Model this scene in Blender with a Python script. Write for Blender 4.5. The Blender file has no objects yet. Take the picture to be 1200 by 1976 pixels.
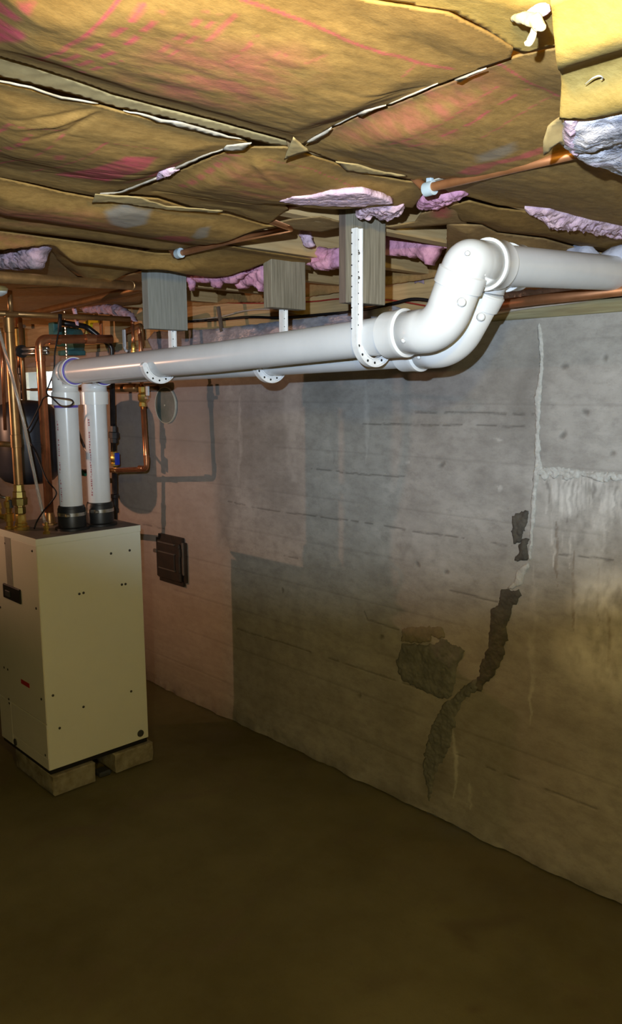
import bpy, bmesh, math, random
import numpy as np
from mathutils import Vector, Matrix
from mathutils.geometry import delaunay_2d_cdt

S = bpy.context.scene
COL = S.collection
random.seed(4)

# ------------------------------------------------------------------ camera
F = 1550.0                                   # focal length in pixels of the 1200 x 1976 frame
CAM = np.array([0.0, 0.0, 1.55])
ROT = np.array([[0.68758, -0.10486, 0.71850],
                [0.72608, 0.10877, -0.67896],
                [-0.00696, 0.98852, 0.15093]])
_x = ROT[:, 0] / np.linalg.norm(ROT[:, 0]); _y = ROT[:, 1] - _x * (_x @ ROT[:, 1]); _y /= np.linalg.norm(_y)
ROT = np.stack([_x, _y, np.cross(_x, _y)], 1)
cd = bpy.data.cameras.new('camera'); cam = bpy.data.objects.new('camera', cd); COL.objects.link(cam)
m4 = Matrix([list(ROT[i]) + [CAM[i]] for i in range(3)] + [[0, 0, 0, 1]])
cam.matrix_world = m4
cd.sensor_fit = 'HORIZONTAL'; cd.sensor_width = 36.0; cd.lens = 36.0 * F / 1200.0
cd.clip_start = 0.02
S.camera = cam

# ------------------------------------------------------------------ light
W = bpy.data.worlds.new('daylight'); S.world = W; W.use_nodes = True
W.node_tree.nodes['Background'].inputs[0].default_value = (0.80, 0.92, 1.0, 1)
W.node_tree.nodes['Background'].inputs[1].default_value = 4.0

def lamp(name, kind, loc, power, color, radius, aim=None, cone=None, blend=1.0):
    d = bpy.data.lights.new(name, kind); d.energy = power; d.color = color; d.shadow_soft_size = radius
    o = bpy.data.objects.new(name, d); COL.objects.link(o); o.location = loc
    if aim is not None:
        o.rotation_euler = (Vector(aim) - Vector(loc)).to_track_quat('-Z', 'Y').to_euler()
    if cone: d.spot_size = math.radians(cone); d.spot_blend = blend
    return o
# hand torch beside the phone, the bulb on the ceiling just above the frame, the bulb in the far part of the cellar
FL = CAM + ROT @ np.array([-0.055, 0.085, 0.0])
lamp('torch_light', 'SPOT', FL, 150, (0.64, 0.80, 1.0), 0.006, aim=(-1.45, 1.75, 1.80), cone=47, blend=0.75).scale = (2.0, 1.0, 1.0)   # flat, wide beam
lamp('ceiling_bulb_light', 'POINT', (-0.30, 0.43, 1.835), 16, (1.0, 0.70, 0.07), 0.03)
lamp('room_bulb_light', 'POINT', (1.0, -0.9, 1.72), 34, (1.0, 0.93, 0.54), 0.03)
lamp('far_bulb_light', 'SPOT', (-4.22, 0.32, 1.53), 36, (1.0, 0.52, 0.32), 0.012, aim=(-3.75, 2.2, 1.40), cone=80, blend=0.7).scale = (2.2, 1.0, 1.0)

S.view_settings.view_transform = 'Standard'; S.view_settings.look = 'None'
S.view_settings.gamma = 1.0; S.view_settings.use_curve_mapping = False
S.view_settings.exposure = 0.35

# ------------------------------------------------------------------ helpers
def ray(px, py):
    return ROT @ np.array([px - 600.0, 988.0 - py, -F]) / F
def P(px, py, **k):
    """the point that the photograph shows at (px, py), on the plane X=, Y= or Z="""
    (a, v), = k.items(); i = 'XYZ'.index(a); r = ray(px, py)
    return CAM + r * ((v - CAM[i]) / r[i])

def _h(ix, iy, iz, seed):
    n = (ix.astype(np.int64) * 374761393 + iy.astype(np.int64) * 668265263 + iz.astype(np.int64) * 2147483647 + seed * 974634) & 0x7fffffff
    n = ((n ^ (n >> 13)) * 1274126177) & 0x7fffffff
    n = n ^ (n >> 16)
    return (n & 0xffff) / 65535.0
def noise(p, seed=0):
    p = np.asarray(p, float); f = np.floor(p); i = f.astype(np.int64); t = p - f; t = t * t * (3 - 2 * t)
    o = 0
    for a in (0, 1):
        for b in (0, 1):
            for c in (0, 1):
                w = (t[:, 0] if a else 1 - t[:, 0]) * (t[:, 1] if b else 1 - t[:, 1]) * (t[:, 2] if c else 1 - t[:, 2])
                o = o + w * _h(i[:, 0] + a, i[:, 1] + b, i[:, 2] + c, seed)
    return o
def fbm(p, seed=0, octs=4):
    p = np.asarray(p, float); s = 0; a = 0.5; n = 0
    for k in range(octs):
        s = s + a * noise(p * (2 ** k), seed + k); n += a; a *= 0.5
    return s / n - 0.5
def inside(pts, poly):
    x, y = pts[:, 0], pts[:, 1]; r = np.zeros(len(pts), bool); j = len(poly) - 1
    for i in range(len(poly)):
        xi, yi = poly[i]; xj, yj = poly[j]
        if yi != yj:
            r ^= ((yi > y) != (yj > y)) & (x < (xj - xi) * (y - yi) / (yj - yi) + xi)
        j = i
    return r
def segdist(pts, line, closed=False, param=False):
    L = np.array(line, float); n = len(L); best = np.full(len(pts), 1e9); par = np.zeros(len(pts))
    for i in range(n if closed else n - 1):
        a, b = L[i], L[(i + 1) % n]; d = b - a; l2 = max(d @ d, 1e-12)
        t = np.clip(((pts - a) @ d) / l2, 0, 1); q = np.hypot(*(pts - (a + t[:, None] * d)).T)
        w = q < best; best[w] = q[w]; par[w] = (i + t[w]) / max(n - 1, 1)
    return (best, par) if param else best

ORG = {}
def org(o):
    return ORG.get(o.name, np.zeros(3)) if o is not None else np.zeros(3)
def link_mesh(name, me, mats, parent=None, smooth=False):
    o = bpy.data.objects.new(name, me); COL.objects.link(o)
    for m in (mats if isinstance(mats, (list, tuple)) else [mats]): me.materials.append(m)
    if smooth:
        me.polygons.foreach_set('use_smooth', [True] * len(me.polygons))
    if parent is not None:
        v = org(parent)
        me.transform(Matrix.Translation(-Vector(v)))
        o.parent = parent
        ORG[o.name] = v
    return o
def obj(name, bm, mat, parent=None, smooth=False, angle=None):
    me = bpy.data.meshes.new(name)
    bmesh.ops.recalc_face_normals(bm, faces=bm.faces)
    bm.to_mesh(me); bm.free()
    o = link_mesh(name, me, mat, parent, smooth or angle is not None)
    if angle is not None:
        me.set_sharp_from_angle(angle=math.radians(angle))
    return o
def thing(name, label, cat, loc, group=None):
    o = bpy.data.objects.new(name, None); COL.objects.link(o); o.location = [float(c) for c in loc]
    o.empty_display_size = 0.05
    ORG[o.name] = np.array(loc, float)
    return tag(o, label, cat, group)
def tag(o, label, cat, group=None):
    o['label'] = label; o['category'] = cat
    if group: o['group'] = group
    return o
def structure(o):
    o['kind'] = 'structure'; return o

def box(bm, lo, hi, bev=0.0, M=None, segs=1):
    t = bmesh.new()
    bmesh.ops.create_cube(t, size=1.0)
    lo = np.array(lo, float); hi = np.array(hi, float)
    bmesh.ops.scale(t, vec=hi - lo, verts=t.verts); bmesh.ops.translate(t, vec=(lo + hi) / 2, verts=t.verts)
    if bev > 0:
        bmesh.ops.bevel(t, geom=list(t.edges), offset=bev, segments=segs, affect='EDGES', profile=0.5)
    if M is not None: bmesh.ops.transform(t, matrix=M, verts=t.verts)
    me = bpy.data.meshes.new('t'); t.to_mesh(me); t.free(); bm.from_mesh(me); bpy.data.meshes.remove(me)
    return bm
def nbox(lo, hi, bev=0.0, M=None): return box(bmesh.new(), lo, hi, bev, M)

def fillet(pts, R, n=6):
    pts = [np.array(p, float) for p in pts]; out = [pts[0]]
    for i in range(1, len(pts) - 1):
        a, b, c = pts[i - 1], pts[i], pts[i + 1]
        u = (a - b); v = (c - b); lu, lv = np.linalg.norm(u), np.linalg.norm(v); u /= lu; v /= lv
        r_ = R[i - 1] if isinstance(R, (list, tuple)) else R
        th = math.acos(max(-1, min(1, u @ v)))
        if th > 3.1: out.append(b); continue
        d = min(r_ / math.tan(th / 2), lu * 0.49, lv * 0.49); rr = d * math.tan(th / 2)
        bis = (u + v); bis /= np.linalg.norm(bis); ce = b + bis * (rr / math.sin(th / 2))
        p0 = b + u * d; p1 = b + v * d; e0 = (p0 - ce) / rr; e1 = (p1 - ce) / rr
        ang = math.acos(max(-1, min(1, e0 @ e1)))
        for k in range(n + 1):
            t = k / n
            out.append(ce + rr * (e0 * math.sin((1 - t) * ang) + e1 * math.sin(t * ang)) / max(math.sin(ang), 1e-6))
    out.append(pts[-1]); return out
def spline(pts, n=6):
    p = [np.array(q, float) for q in pts]; p = [2 * p[0] - p[1]] + p + [2 * p[-1] - p[-2]]; out = []
    for i in range(1, len(p) - 2):
        for k in range(n):
            t = k / n; a, b, c, d = p[i - 1], p[i], p[i + 1], p[i + 2]
            out.append(0.5 * (2 * b + (c - a) * t + (2 * a - 5 * b + 4 * c - d) * t * t + (3 * b - a - 3 * c + d) * t ** 3))
    out.append(p[-2]); return out
def tube(bm, path, r, seg=16, caps=True):
    path = [np.array(p, float) for p in path]; n = len(path)
    rs = list(r) if isinstance(r, (list, tuple, np.ndarray)) else [r] * n
    T = []
    for i in range(n):
        a = path[max(i - 1, 0)]; b = path[min(i + 1, n - 1)]; d = b - a; T.append(d / max(np.linalg.norm(d), 1e-9))
    up = np.array([0, 0, 1.0]) if abs(T[0][2]) < 0.9 else np.array([1.0, 0, 0])
    u = np.cross(up, T[0]); u /= np.linalg.norm(u); rings = []
    for i in range(n):
        u = u - T[i] * (u @ T[i]); u /= np.linalg.norm(u); v = np.cross(T[i], u)
        rings.append([bm.verts.new(path[i] + rs[i] * (u * math.cos(2 * math.pi * k / seg) + v * math.sin(2 * math.pi * k / seg))) for k in range(seg)])
    for i in range(n - 1):
        for k in range(seg):
            bm.faces.new((rings[i][k], rings[i][(k + 1) % seg], rings[i + 1][(k + 1) % seg], rings[i + 1][k]))
    if caps:
        bm.faces.new(rings[0][::-1]); bm.faces.new(rings[-1])
    return bm
def ntube(path, r, seg=16, caps=True): return tube(bmesh.new(), path, r, seg, caps)
def lathe(bm, a, d, prof, seg=20, caps=True):
    """profile [(t along d, radius)] from point a"""
    a = np.array(a, float); d = np.array(d, float); d /= np.linalg.norm(d)
    up = np.array([0, 0, 1.0]) if abs(d[2]) < 0.9 else np.array([1.0, 0, 0])
    u = np.cross(up, d); u /= np.linalg.norm(u); v = np.cross(d, u); rings = []
    for t, r in prof:
        rings.append([bm.verts.new(a + d * t + max(r, 1e-4) * (u * math.cos(2 * math.pi * k / seg) + v * math.sin(2 * math.pi * k / seg))) for k in range(seg)])
    for i in range(len(rings) - 1):
        for k in range(seg):
            bm.faces.new((rings[i][k], rings[i][(k + 1) % seg], rings[i + 1][(k + 1) % seg], rings[i + 1][k]))
    if caps: bm.faces.new(rings[0][::-1]); bm.faces.new(rings[-1])
    return bm
def nlathe(a, d, prof, seg=20, caps=True): return lathe(bmesh.new(), a, d, prof, seg, caps)
def prism(bm, poly, n, depth):
    """polygon (3D points) extruded by depth along n"""
    n = np.array(n, float); a = [bm.verts.new(np.array(p, float)) for p in poly]; b = [bm.verts.new(np.array(p, float) + n * depth) for p in poly]
    k = len(a); bm.faces.new(a); bm.faces.new(b[::-1])
    for i in range(k): bm.faces.new((a[i], b[i], b[(i + 1) % k], a[(i + 1) % k]))
    return bm

# ------------------------------------------------------------------ materials
def lin(c):
    return tuple((x / 12.92 if x <= 0.04045 else ((x + 0.055) / 1.055) ** 2.4) for x in [v / 255 for v in c])
def nodes(name):
    m = bpy.data.materials.new(name); m.use_nodes = True; nt = m.node_tree
    return m, nt, nt.nodes['Principled BSDF']
def N(nt, t, **k):
    n = nt.nodes.new(t)
    for a, b in k.items():
        if a in n.inputs: n.inputs[a].default_value = b
        else: setattr(n, a, b)
    return n
def mix(nt, fac, a, b):
    n = nt.nodes.new('ShaderNodeMix'); n.data_type = 'RGBA'
    for s, v in ((0, fac), (6, a), (7, b)):
        if hasattr(v, 'is_linked') or isinstance(v, bpy.types.NodeSocket): nt.links.new(v, n.inputs[s])
        else: n.inputs[s].default_value = v if s == 0 else (*v, 1)
    return n.outputs[2]
def noise_n(nt, scale, detail=4, rough=0.6, stretch=None, dist=0.0):
    tc = nt.nodes.new('ShaderNodeNewGeometry'); out = tc.outputs['Position']
    if stretch:
        mp = nt.nodes.new('ShaderNodeMapping'); mp.inputs['Scale'].default_value = stretch
        nt.links.new(out, mp.inputs[0]); out = mp.outputs[0]
    n = N(nt, 'ShaderNodeTexNoise', Scale=scale, Detail=detail, Roughness=rough, Distortion=dist); nt.links.new(out, n.inputs['Vector'])
    return n.outputs['Fac']
def ramp(nt, s, a, b, lo=0.0, hi=1.0):
    r = nt.nodes.new('ShaderNodeMapRange'); r.inputs[1].default_value = a; r.inputs[2].default_value = b
    r.inputs[3].default_value = lo; r.inputs[4].default_value = hi; r.clamp = True
    nt.links.new(s, r.inputs[0]); return r.outputs[0]
def mul(nt, a, b):
    n = nt.nodes.new('ShaderNodeMath'); n.operation = 'MULTIPLY'
    for i, v in enumerate((a, b)):
        if isinstance(v, bpy.types.NodeSocket): nt.links.new(v, n.inputs[i])
        else: n.inputs[i].default_value = v
    return n.outputs[0]
def attr(nt, name):
    a = nt.nodes.new('ShaderNodeAttribute'); a.attribute_name = name; return a.outputs['Fac']
def bump(nt, b, s, strength, dist):
    n = N(nt, 'ShaderNodeBump', Strength=strength, Distance=dist); nt.links.new(s, n.inputs['Height']); nt.links.new(n.outputs[0], b.inputs['Normal'])
def mat(name, c, rough=0.5, metal=0.0, c2=None, scale=20, stretch=None, lo=0.35, hi=0.65, bmp=0.0, bdist=0.002, spec=None, coat=0):
    m, nt, b = nodes(name)
    b.inputs['Roughness'].default_value = rough; b.inputs['Metallic'].default_value = metal
    c2 = c2 or tuple(x * 0.8 for x in c)
    f = noise_n(nt, scale, stretch=stretch)
    nt.links.new(mix(nt, ramp(nt, f, lo, hi), c, c2), b.inputs['Base Color'])
    if bmp: bump(nt, b, f, bmp, bdist)
    if spec is not None: b.inputs['Specular IOR Level'].default_value = spec
    if coat: b.inputs['Coat Weight'].default_value = coat
    return m

M = {}
M['pvc'] = mat('white_plastic_pipe', (0.77, 0.78, 0.79), 0.24, c2=(0.72, 0.73, 0.74), scale=9)
M['fitting'] = mat('white_plastic_fitting', (0.86, 0.86, 0.85), 0.22, c2=(0.82, 0.82, 0.81), scale=12)
M['hanger'] = mat('white_hanger_plastic', (0.88, 0.88, 0.88), 0.3, c2=(0.8, 0.8, 0.8), scale=60)
M['purple'] = mat('purple_primer', (0.16, 0.10, 0.55), 0.4, scale=40)
M['print_dark'] = mat('grey_print', (0.25, 0.26, 0.30), 0.6)
M['print_red'] = mat('red_print', (0.50, 0.22, 0.25), 0.6)
M['black'] = mat('black_rubber', (0.012, 0.013, 0.014), 0.45, scale=30)
M['cable'] = mat('black_cable', (0.008, 0.007, 0.008), 0.6)
M['steel'] = mat('steel', (0.62, 0.62, 0.60), 0.28, 1.0, scale=60)
M['dull_steel'] = mat('dull_steel', (0.35, 0.34, 0.32), 0.45, 1.0, scale=60)
M['iron'] = mat('black_iron', (0.016, 0.016, 0.018), 0.32, 0.3, c2=(0.035, 0.033, 0.032), scale=40)
M['copper'] = mat('copper', (0.66, 0.29, 0.14), 0.27, 0.8, c2=(0.42, 0.17, 0.08), scale=18)
M['copper_old'] = mat('aged_copper', (0.46, 0.26, 0.10), 0.38, 0.75, c2=(0.30, 0.17, 0.07), scale=16)
M['copper_paint'] = mat('dull_copper', (0.44, 0.19, 0.08), 0.5, 0.55, c2=(0.32, 0.13, 0.05), scale=14)
M['brass'] = mat('brass', (0.72, 0.50, 0.13), 0.25, 0.85, c2=(0.48, 0.33, 0.09), scale=30)
M['brass_dull'] = mat('dull_brass', (0.36, 0.29, 0.10), 0.42, 1.0, c2=(0.25, 0.20, 0.07), scale=30)
M['enamel'] = mat('cream_enamel', (0.83, 0.85, 0.76), 0.38, c2=(0.80, 0.82, 0.73), scale=4)
M['enamel2'] = mat('cream_enamel_front_shade', (0.74, 0.72, 0.64), 0.4, c2=(0.70, 0.68, 0.61), scale=4)  # same enamel, darker and warmer: the front's shading put into the colour
M['lid'] = mat('grey_steel_lid', (0.23, 0.21, 0.19), 0.45, 0.3, c2=(0.17, 0.15, 0.14), scale=25)
M['grey_strip'] = mat('grey_strip', (0.33, 0.32, 0.30), 0.5)
M['red_label'] = mat('red_sticker', (0.55, 0.02, 0.02), 0.45)
M['screw'] = mat('screw_steel', (0.09, 0.09, 0.085), 0.4, 0.8)
M['plug'] = mat('dark_grey_plug', (0.05, 0.055, 0.06), 0.5)
M['block'] = mat('old_concrete_block', (0.34, 0.31, 0.22), 0.9, c2=(0.20, 0.17, 0.11), scale=22, bmp=0.6, bdist=0.006)
M['wood_grey'] = mat('weathered_board', (0.30, 0.26, 0.19), 0.8, c2=(0.17, 0.145, 0.10), scale=14, stretch=(9, 9, 0.5), bmp=0.4, bdist=0.002)
M['wood_grey2'] = mat('grey_board', (0.27, 0.27, 0.24), 0.8, c2=(0.20, 0.20, 0.175), scale=16, stretch=(9, 9, 0.5), bmp=0.3, bdist=0.002)
M['wood_brown'] = mat('dark_board', (0.17, 0.12, 0.09), 0.8, c2=(0.11, 0.08, 0.06), scale=16, stretch=(9, 9, 0.5), bmp=0.3, bdist=0.002)
M['lumber_y'] = mat('pine_joist', (0.60, 0.41, 0.19), 0.75, c2=(0.48, 0.31, 0.13), scale=10, stretch=(9, 0.5, 9), bmp=0.2)
M['lumber_x'] = mat('pine_rim', (0.66, 0.46, 0.22), 0.75, c2=(0.50, 0.33, 0.15), scale=10, stretch=(0.5, 9, 9), bmp=0.2)
M['sill'] = mat('treated_sill', (0.34, 0.31, 0.17), 0.8, c2=(0.23, 0.19, 0.10), scale=9, stretch=(0.6, 9, 12))
M['subfloor'] = mat('subfloor_boards', (0.30, 0.19, 0.09), 0.85, scale=8, stretch=(0.6, 8, 8))
M['pink'] = mat('pink_glass_wool', (0.82, 0.40, 0.52), 0.95, c2=(0.55, 0.24, 0.35), scale=34, bmp=0.8, bdist=0.01)
M['pink_pale'] = mat('pale_glass_wool', (0.82, 0.58, 0.64), 0.95, c2=(0.60, 0.40, 0.50), scale=34, bmp=0.8, bdist=0.01)
M['pink_grey'] = mat('soiled_glass_wool', (0.55, 0.36, 0.42), 0.95, c2=(0.20, 0.17, 0.20), scale=26, bmp=0.8, bdist=0.01)
M['cream_wool'] = mat('cream_wool', (0.66, 0.56, 0.34), 0.95, c2=(0.62, 0.52, 0.32), scale=40, bmp=0.5, bdist=0.004)
M['torn'] = mat('torn_paper', (0.56, 0.50, 0.40), 0.9, c2=(0.42, 0.35, 0.25), scale=40)
M['torn_tan'] = mat('torn_kraft_back', (0.50, 0.36, 0.15), 0.9, c2=(0.40, 0.28, 0.11), scale=40)
M['clip'] = mat('pale_blue_clip', (0.50, 0.60, 0.66), 0.4)
M['tank'] = mat('dark_tank_paint', (0.030, 0.033, 0.042), 0.38, c2=(0.022, 0.023, 0.03), scale=8)
M['teal'] = mat('teal_paint', (0.06, 0.21, 0.21), 0.5, c2=(0.04, 0.14, 0.14), scale=25)
M['yellow'] = mat('yellow_handle', (0.75, 0.62, 0.02), 0.4)
M['blue'] = mat('blue_handle', (0.01, 0.05, 0.55), 0.4)
M['green'] = mat('green_tag', (0.02, 0.20, 0.10), 0.5)
M['white_plastic'] = mat('white_box_plastic', (0.75, 0.80, 0.80), 0.35)
M['wire_white'] = mat('white_cable', (0.62, 0.55, 0.45), 0.5)
M['wire_red'] = mat('red_wire', (0.45, 0.05, 0.03), 0.5)
M['door_iron'] = mat('cast_iron', (0.030, 0.026, 0.022), 0.55, 0.2, c2=(0.05, 0.035, 0.026), scale=30, bmp=0.3)
M['worn_edge'] = mat('worn_iron_edge', (0.16, 0.14, 0.12), 0.6, 0.3)
M['disc'] = mat('green_painted_disc', (0.10, 0.15, 0.13), 0.5, c2=(0.19, 0.22, 0.20), scale=13)
M['disc_rim'] = mat('pale_disc_rim', (0.62, 0.62, 0.50), 0.5)
M['frame'] = mat('pale_window_frame', (0.60, 0.52, 0.38), 0.6)
M['bulb_base'] = mat('white_porcelain', (0.8, 0.8, 0.76), 0.3)

def plastic_film(name):
    m, nt, b = nodes(name)
    b.inputs['Roughness'].default_value = 0.22
    f = noise_n(nt, 22, 6, 0.65); g = noise_n(nt, 7, 3, 0.5)
    c = mix(nt, ramp(nt, f, 0.40, 0.62), (0.74, 0.68, 0.70), (0.22, 0.22, 0.26))
    c = mix(nt, ramp(nt, g, 0.52, 0.66), c, (0.62, 0.44, 0.48))
    nt.links.new(c, b.inputs['Base Color']); bump(nt, b, f, 0.9, 0.012)
    return m
M['film'] = plastic_film('foil_film_over_wool')
M['film_grey'] = mat('grey_plastic_film', (0.42, 0.42, 0.48), 0.3, c2=(0.26, 0.26, 0.30), scale=9, stretch=(2, 1, 4), bmp=0.6, bdist=0.01)
M['film_white'] = mat('pale_plastic_film', (0.62, 0.62, 0.70), 0.25, c2=(0.40, 0.40, 0.48), scale=14, bmp=0.8, bdist=0.012)

def paper(name, c, c2, tint=(0.58, 0.055, 0.115)):
    m, nt, b = nodes(name)
    b.inputs['Roughness'].default_value = 0.8; b.inputs['Specular IOR Level'].default_value = 0.25
    f = noise_n(nt, 70, 5, 0.7, stretch=(1.0, 0.55, 1.0)); g = noise_n(nt, 5, 3, 0.5)
    k = mix(nt, ramp(nt, f, 0.38, 0.64), c, c2)
    k = mix(nt, ramp(nt, g, 0.45, 0.75, 0, 0.5), k, tuple(x * 0.72 for x in c2))
    w = ramp(nt, f, 0.30, 0.62, 1.0, 0.5)
    k = mix(nt, mul(nt, attr(nt, 'print'), w), k, tint)
    k = mix(nt, mul(nt, attr(nt, 'stain'), 0.75), k, (0.30, 0.30, 0.28))
    nt.links.new(k, b.inputs['Base Color']); bump(nt, b, f, 0.35, 0.003)
    return m
M['kraft'] = paper('kraft_paper', (0.35, 0.205, 0.060), (0.255, 0.145, 0.040))
M['kraft_dark'] = paper('kraft_paper_soiled', (0.42, 0.26, 0.10), (0.32, 0.19, 0.07), (0.42, 0.04, 0.06))
M['kraft_lit'] = paper('kraft_paper_lit', (0.52, 0.35, 0.10), (0.42, 0.275, 0.07))  # brighter copy of the kraft paper, bulb light put into its colour

def wallmat():
    m, nt, b = nodes('cast_concrete_wall')
    b.inputs['Roughness'].default_value = 0.78; b.inputs['Specular IOR Level'].default_value = 0.3
    f = noise_n(nt, 5.5, 6, 0.62, stretch=(1.0, 1.0, 1.7)); g = noise_n(nt, 2.0, 5, 0.55, stretch=(2.2, 1, 0.4)); s = noise_n(nt, 150, 3, 0.7)
    k = mix(nt, ramp(nt, f, 0.33, 0.68), (0.47, 0.455, 0.425), (0.335, 0.32, 0.295))
    k = mix(nt, ramp(nt, g, 0.5, 0.75, 0, 0.5), k, (0.25, 0.24, 0.225))
    g2 = noise_n(nt, 26, 6, 0.72, stretch=(0.8, 1.0, 1.4)); k = mix(nt, ramp(nt, g2, 0.46, 0.70, 0, 0.45), k, (0.20, 0.19, 0.175)); k = mix(nt, ramp(nt, g2, 0.28, 0.44, 0.28, 0), k, (0.52, 0.50, 0.47))
    k = mix(nt, ramp(nt, s, 0.62, 0.75, 0, 0.35), k, (0.13, 0.12, 0.11))
    k = mix(nt, attr(nt, 'pinkish'), k, (0.43, 0.33, 0.27))
    k = mix(nt, attr(nt, 'grey'), k, (0.235, 0.24, 0.235))
    k = mix(nt, attr(nt, 'dark'), k, (0.085, 0.080, 0.070))
    k = mix(nt, attr(nt, 'brown'), k, (0.17, 0.115, 0.065))
    k = mix(nt, attr(nt, 'white'), k, (0.84, 0.83, 0.79))
    k = mix(nt, attr(nt, 'line'), k, (0.09, 0.082, 0.072))
    nt.links.new(k, b.inputs['Base Color']); bump(nt, b, s, 0.25, 0.003)
    return m
M['wall'] = wallmat()
M['wall_plain'] = mat('plain_concrete', (0.33, 0.31, 0.28), 0.9, c2=(0.25, 0.23, 0.20), scale=5, bmp=0.3)
M['mortar'] = mat('mortar_patch', (0.195, 0.195, 0.175), 0.9, c2=(0.14, 0.14, 0.125), scale=26, bmp=0.7, bdist=0.006)
M['mortar_brown'] = mat('brown_mortar', (0.27, 0.235, 0.175), 0.9, c2=(0.21, 0.185, 0.14), scale=26, bmp=0.5, bdist=0.005)
M['filler'] = mat('dark_crack_filler', (0.115, 0.105, 0.085), 0.85, c2=(0.07, 0.065, 0.055), scale=30, bmp=0.9, bdist=0.008)
M['lime'] = mat('lime_deposit', (0.60, 0.60, 0.57), 0.9, c2=(0.45, 0.45, 0.42), scale=60, bmp=0.8, bdist=0.006)

def floormat():
    m, nt, b = nodes('stained_concrete_floor')
    b.inputs['Specular IOR Level'].default_value = 0.25
    f = noise_n(nt, 1.6, 6, 0.6); g = noise_n(nt, 3.5, 5, 0.6, dist=1.0); s = noise_n(nt, 90, 3, 0.7)
    k = mix(nt, ramp(nt, f, 0.36, 0.66), (0.20, 0.18, 0.095), (0.125, 0.108, 0.052))
    k = mix(nt, ramp(nt, g, 0.56, 0.70, 0, 0.6), k, (0.15, 0.115, 0.07))
    k = mix(nt, attr(nt, 'stain'), k, (0.12, 0.095, 0.055))
    k = mix(nt, ramp(nt, s, 0.6, 0.78, 0, 0.4), k, (0.11, 0.09, 0.06))
    nt.links.new(k, b.inputs['Base Color']); nt.links.new(ramp(nt, g, 0.3, 0.7, 0.85, 0.6), b.inputs['Roughness']); bump(nt, b, s, 0.3, 0.003)
    return m
M['floor'] = floormat()
def clearmat():
    m, nt, b = nodes('clear_vinyl'); b.inputs['Base Color'].default_value = (0.92, 0.9, 0.84, 1); b.inputs['Roughness'].default_value = 0.12
    b.inputs['Transmission Weight'].default_value = 0.75; b.inputs['IOR'].default_value = 1.3
    return m
M['clear'] = clearmat()
def glassmat():
    m, nt, b = nodes('window_glass'); b.inputs['Base Color'].default_value = (0.95, 0.97, 0.97, 1); b.inputs['Roughness'].default_value = 0.0
    b.inputs['Transmission Weight'].default_value = 1.0; b.inputs['IOR'].default_value = 1.05
    return m
M['glass'] = glassmat()
def glowmat():
    m, nt, b = nodes('lit_bulb_glass'); b.inputs['Base Color'].default_value = (1, 0.9, 0.6, 1)
    b.inputs['Emission Color'].default_value = (1.0, 0.75, 0.3, 1); b.inputs['Emission Strength'].default_value = 2.0
    return m
M['glow'] = glowmat()

# ------------------------------------------------------------------ grids and cut-out sheets
def grid_mesh(name, x0, x1, nx, z0, z1, nz, fn, attrs, hole=None):
    """vertical sheet in XZ at fn(x,z) -> y; attrs: dict name -> array over points"""
    xs = np.linspace(x0, x1, nx); zs = np.linspace(z0, z1, nz)
    Xg, Zg = np.meshgrid(xs, zs); pts = np.stack([Xg.ravel(), Zg.ravel()], 1)
    A, y = fn(pts)
    V = np.stack([pts[:, 0], y, pts[:, 1]], 1)
    idx = np.arange(nx * nz).reshape(nz, nx)
    Q = np.stack([idx[:-1, :-1], idx[:-1, 1:], idx[1:, 1:], idx[1:, :-1]], -1).reshape(-1, 4)
    if hole:
        c = V[Q].mean(1); keep = ~((c[:, 0] > hole[0]) & (c[:, 0] < hole[1]) & (c[:, 2] > hole[2]) & (c[:, 2] < hole[3])); Q = Q[keep]
    return raw_mesh(name, V, Q, A)
def raw_mesh(name, V, Q, A=None):
    me = bpy.data.meshes.new(name); k = Q.shape[1]
    me.vertices.add(len(V)); me.vertices.foreach_set('co', np.ascontiguousarray(V, dtype=np.float32).ravel())
    me.loops.add(len(Q) * k); me.loops.foreach_set('vertex_index', np.ascontiguousarray(Q, dtype=np.int32).ravel())
    me.polygons.add(len(Q)); me.polygons.foreach_set('loop_start', np.arange(len(Q), dtype=np.int32) * k)
    me.update(calc_edges=True)
    for n, a in (A or {}).items():
        at = me.attributes.new(n, 'FLOAT', 'POINT'); at.data.foreach_set('value', np.ascontiguousarray(a, dtype=np.float32))
    me.validate(); return me

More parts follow.
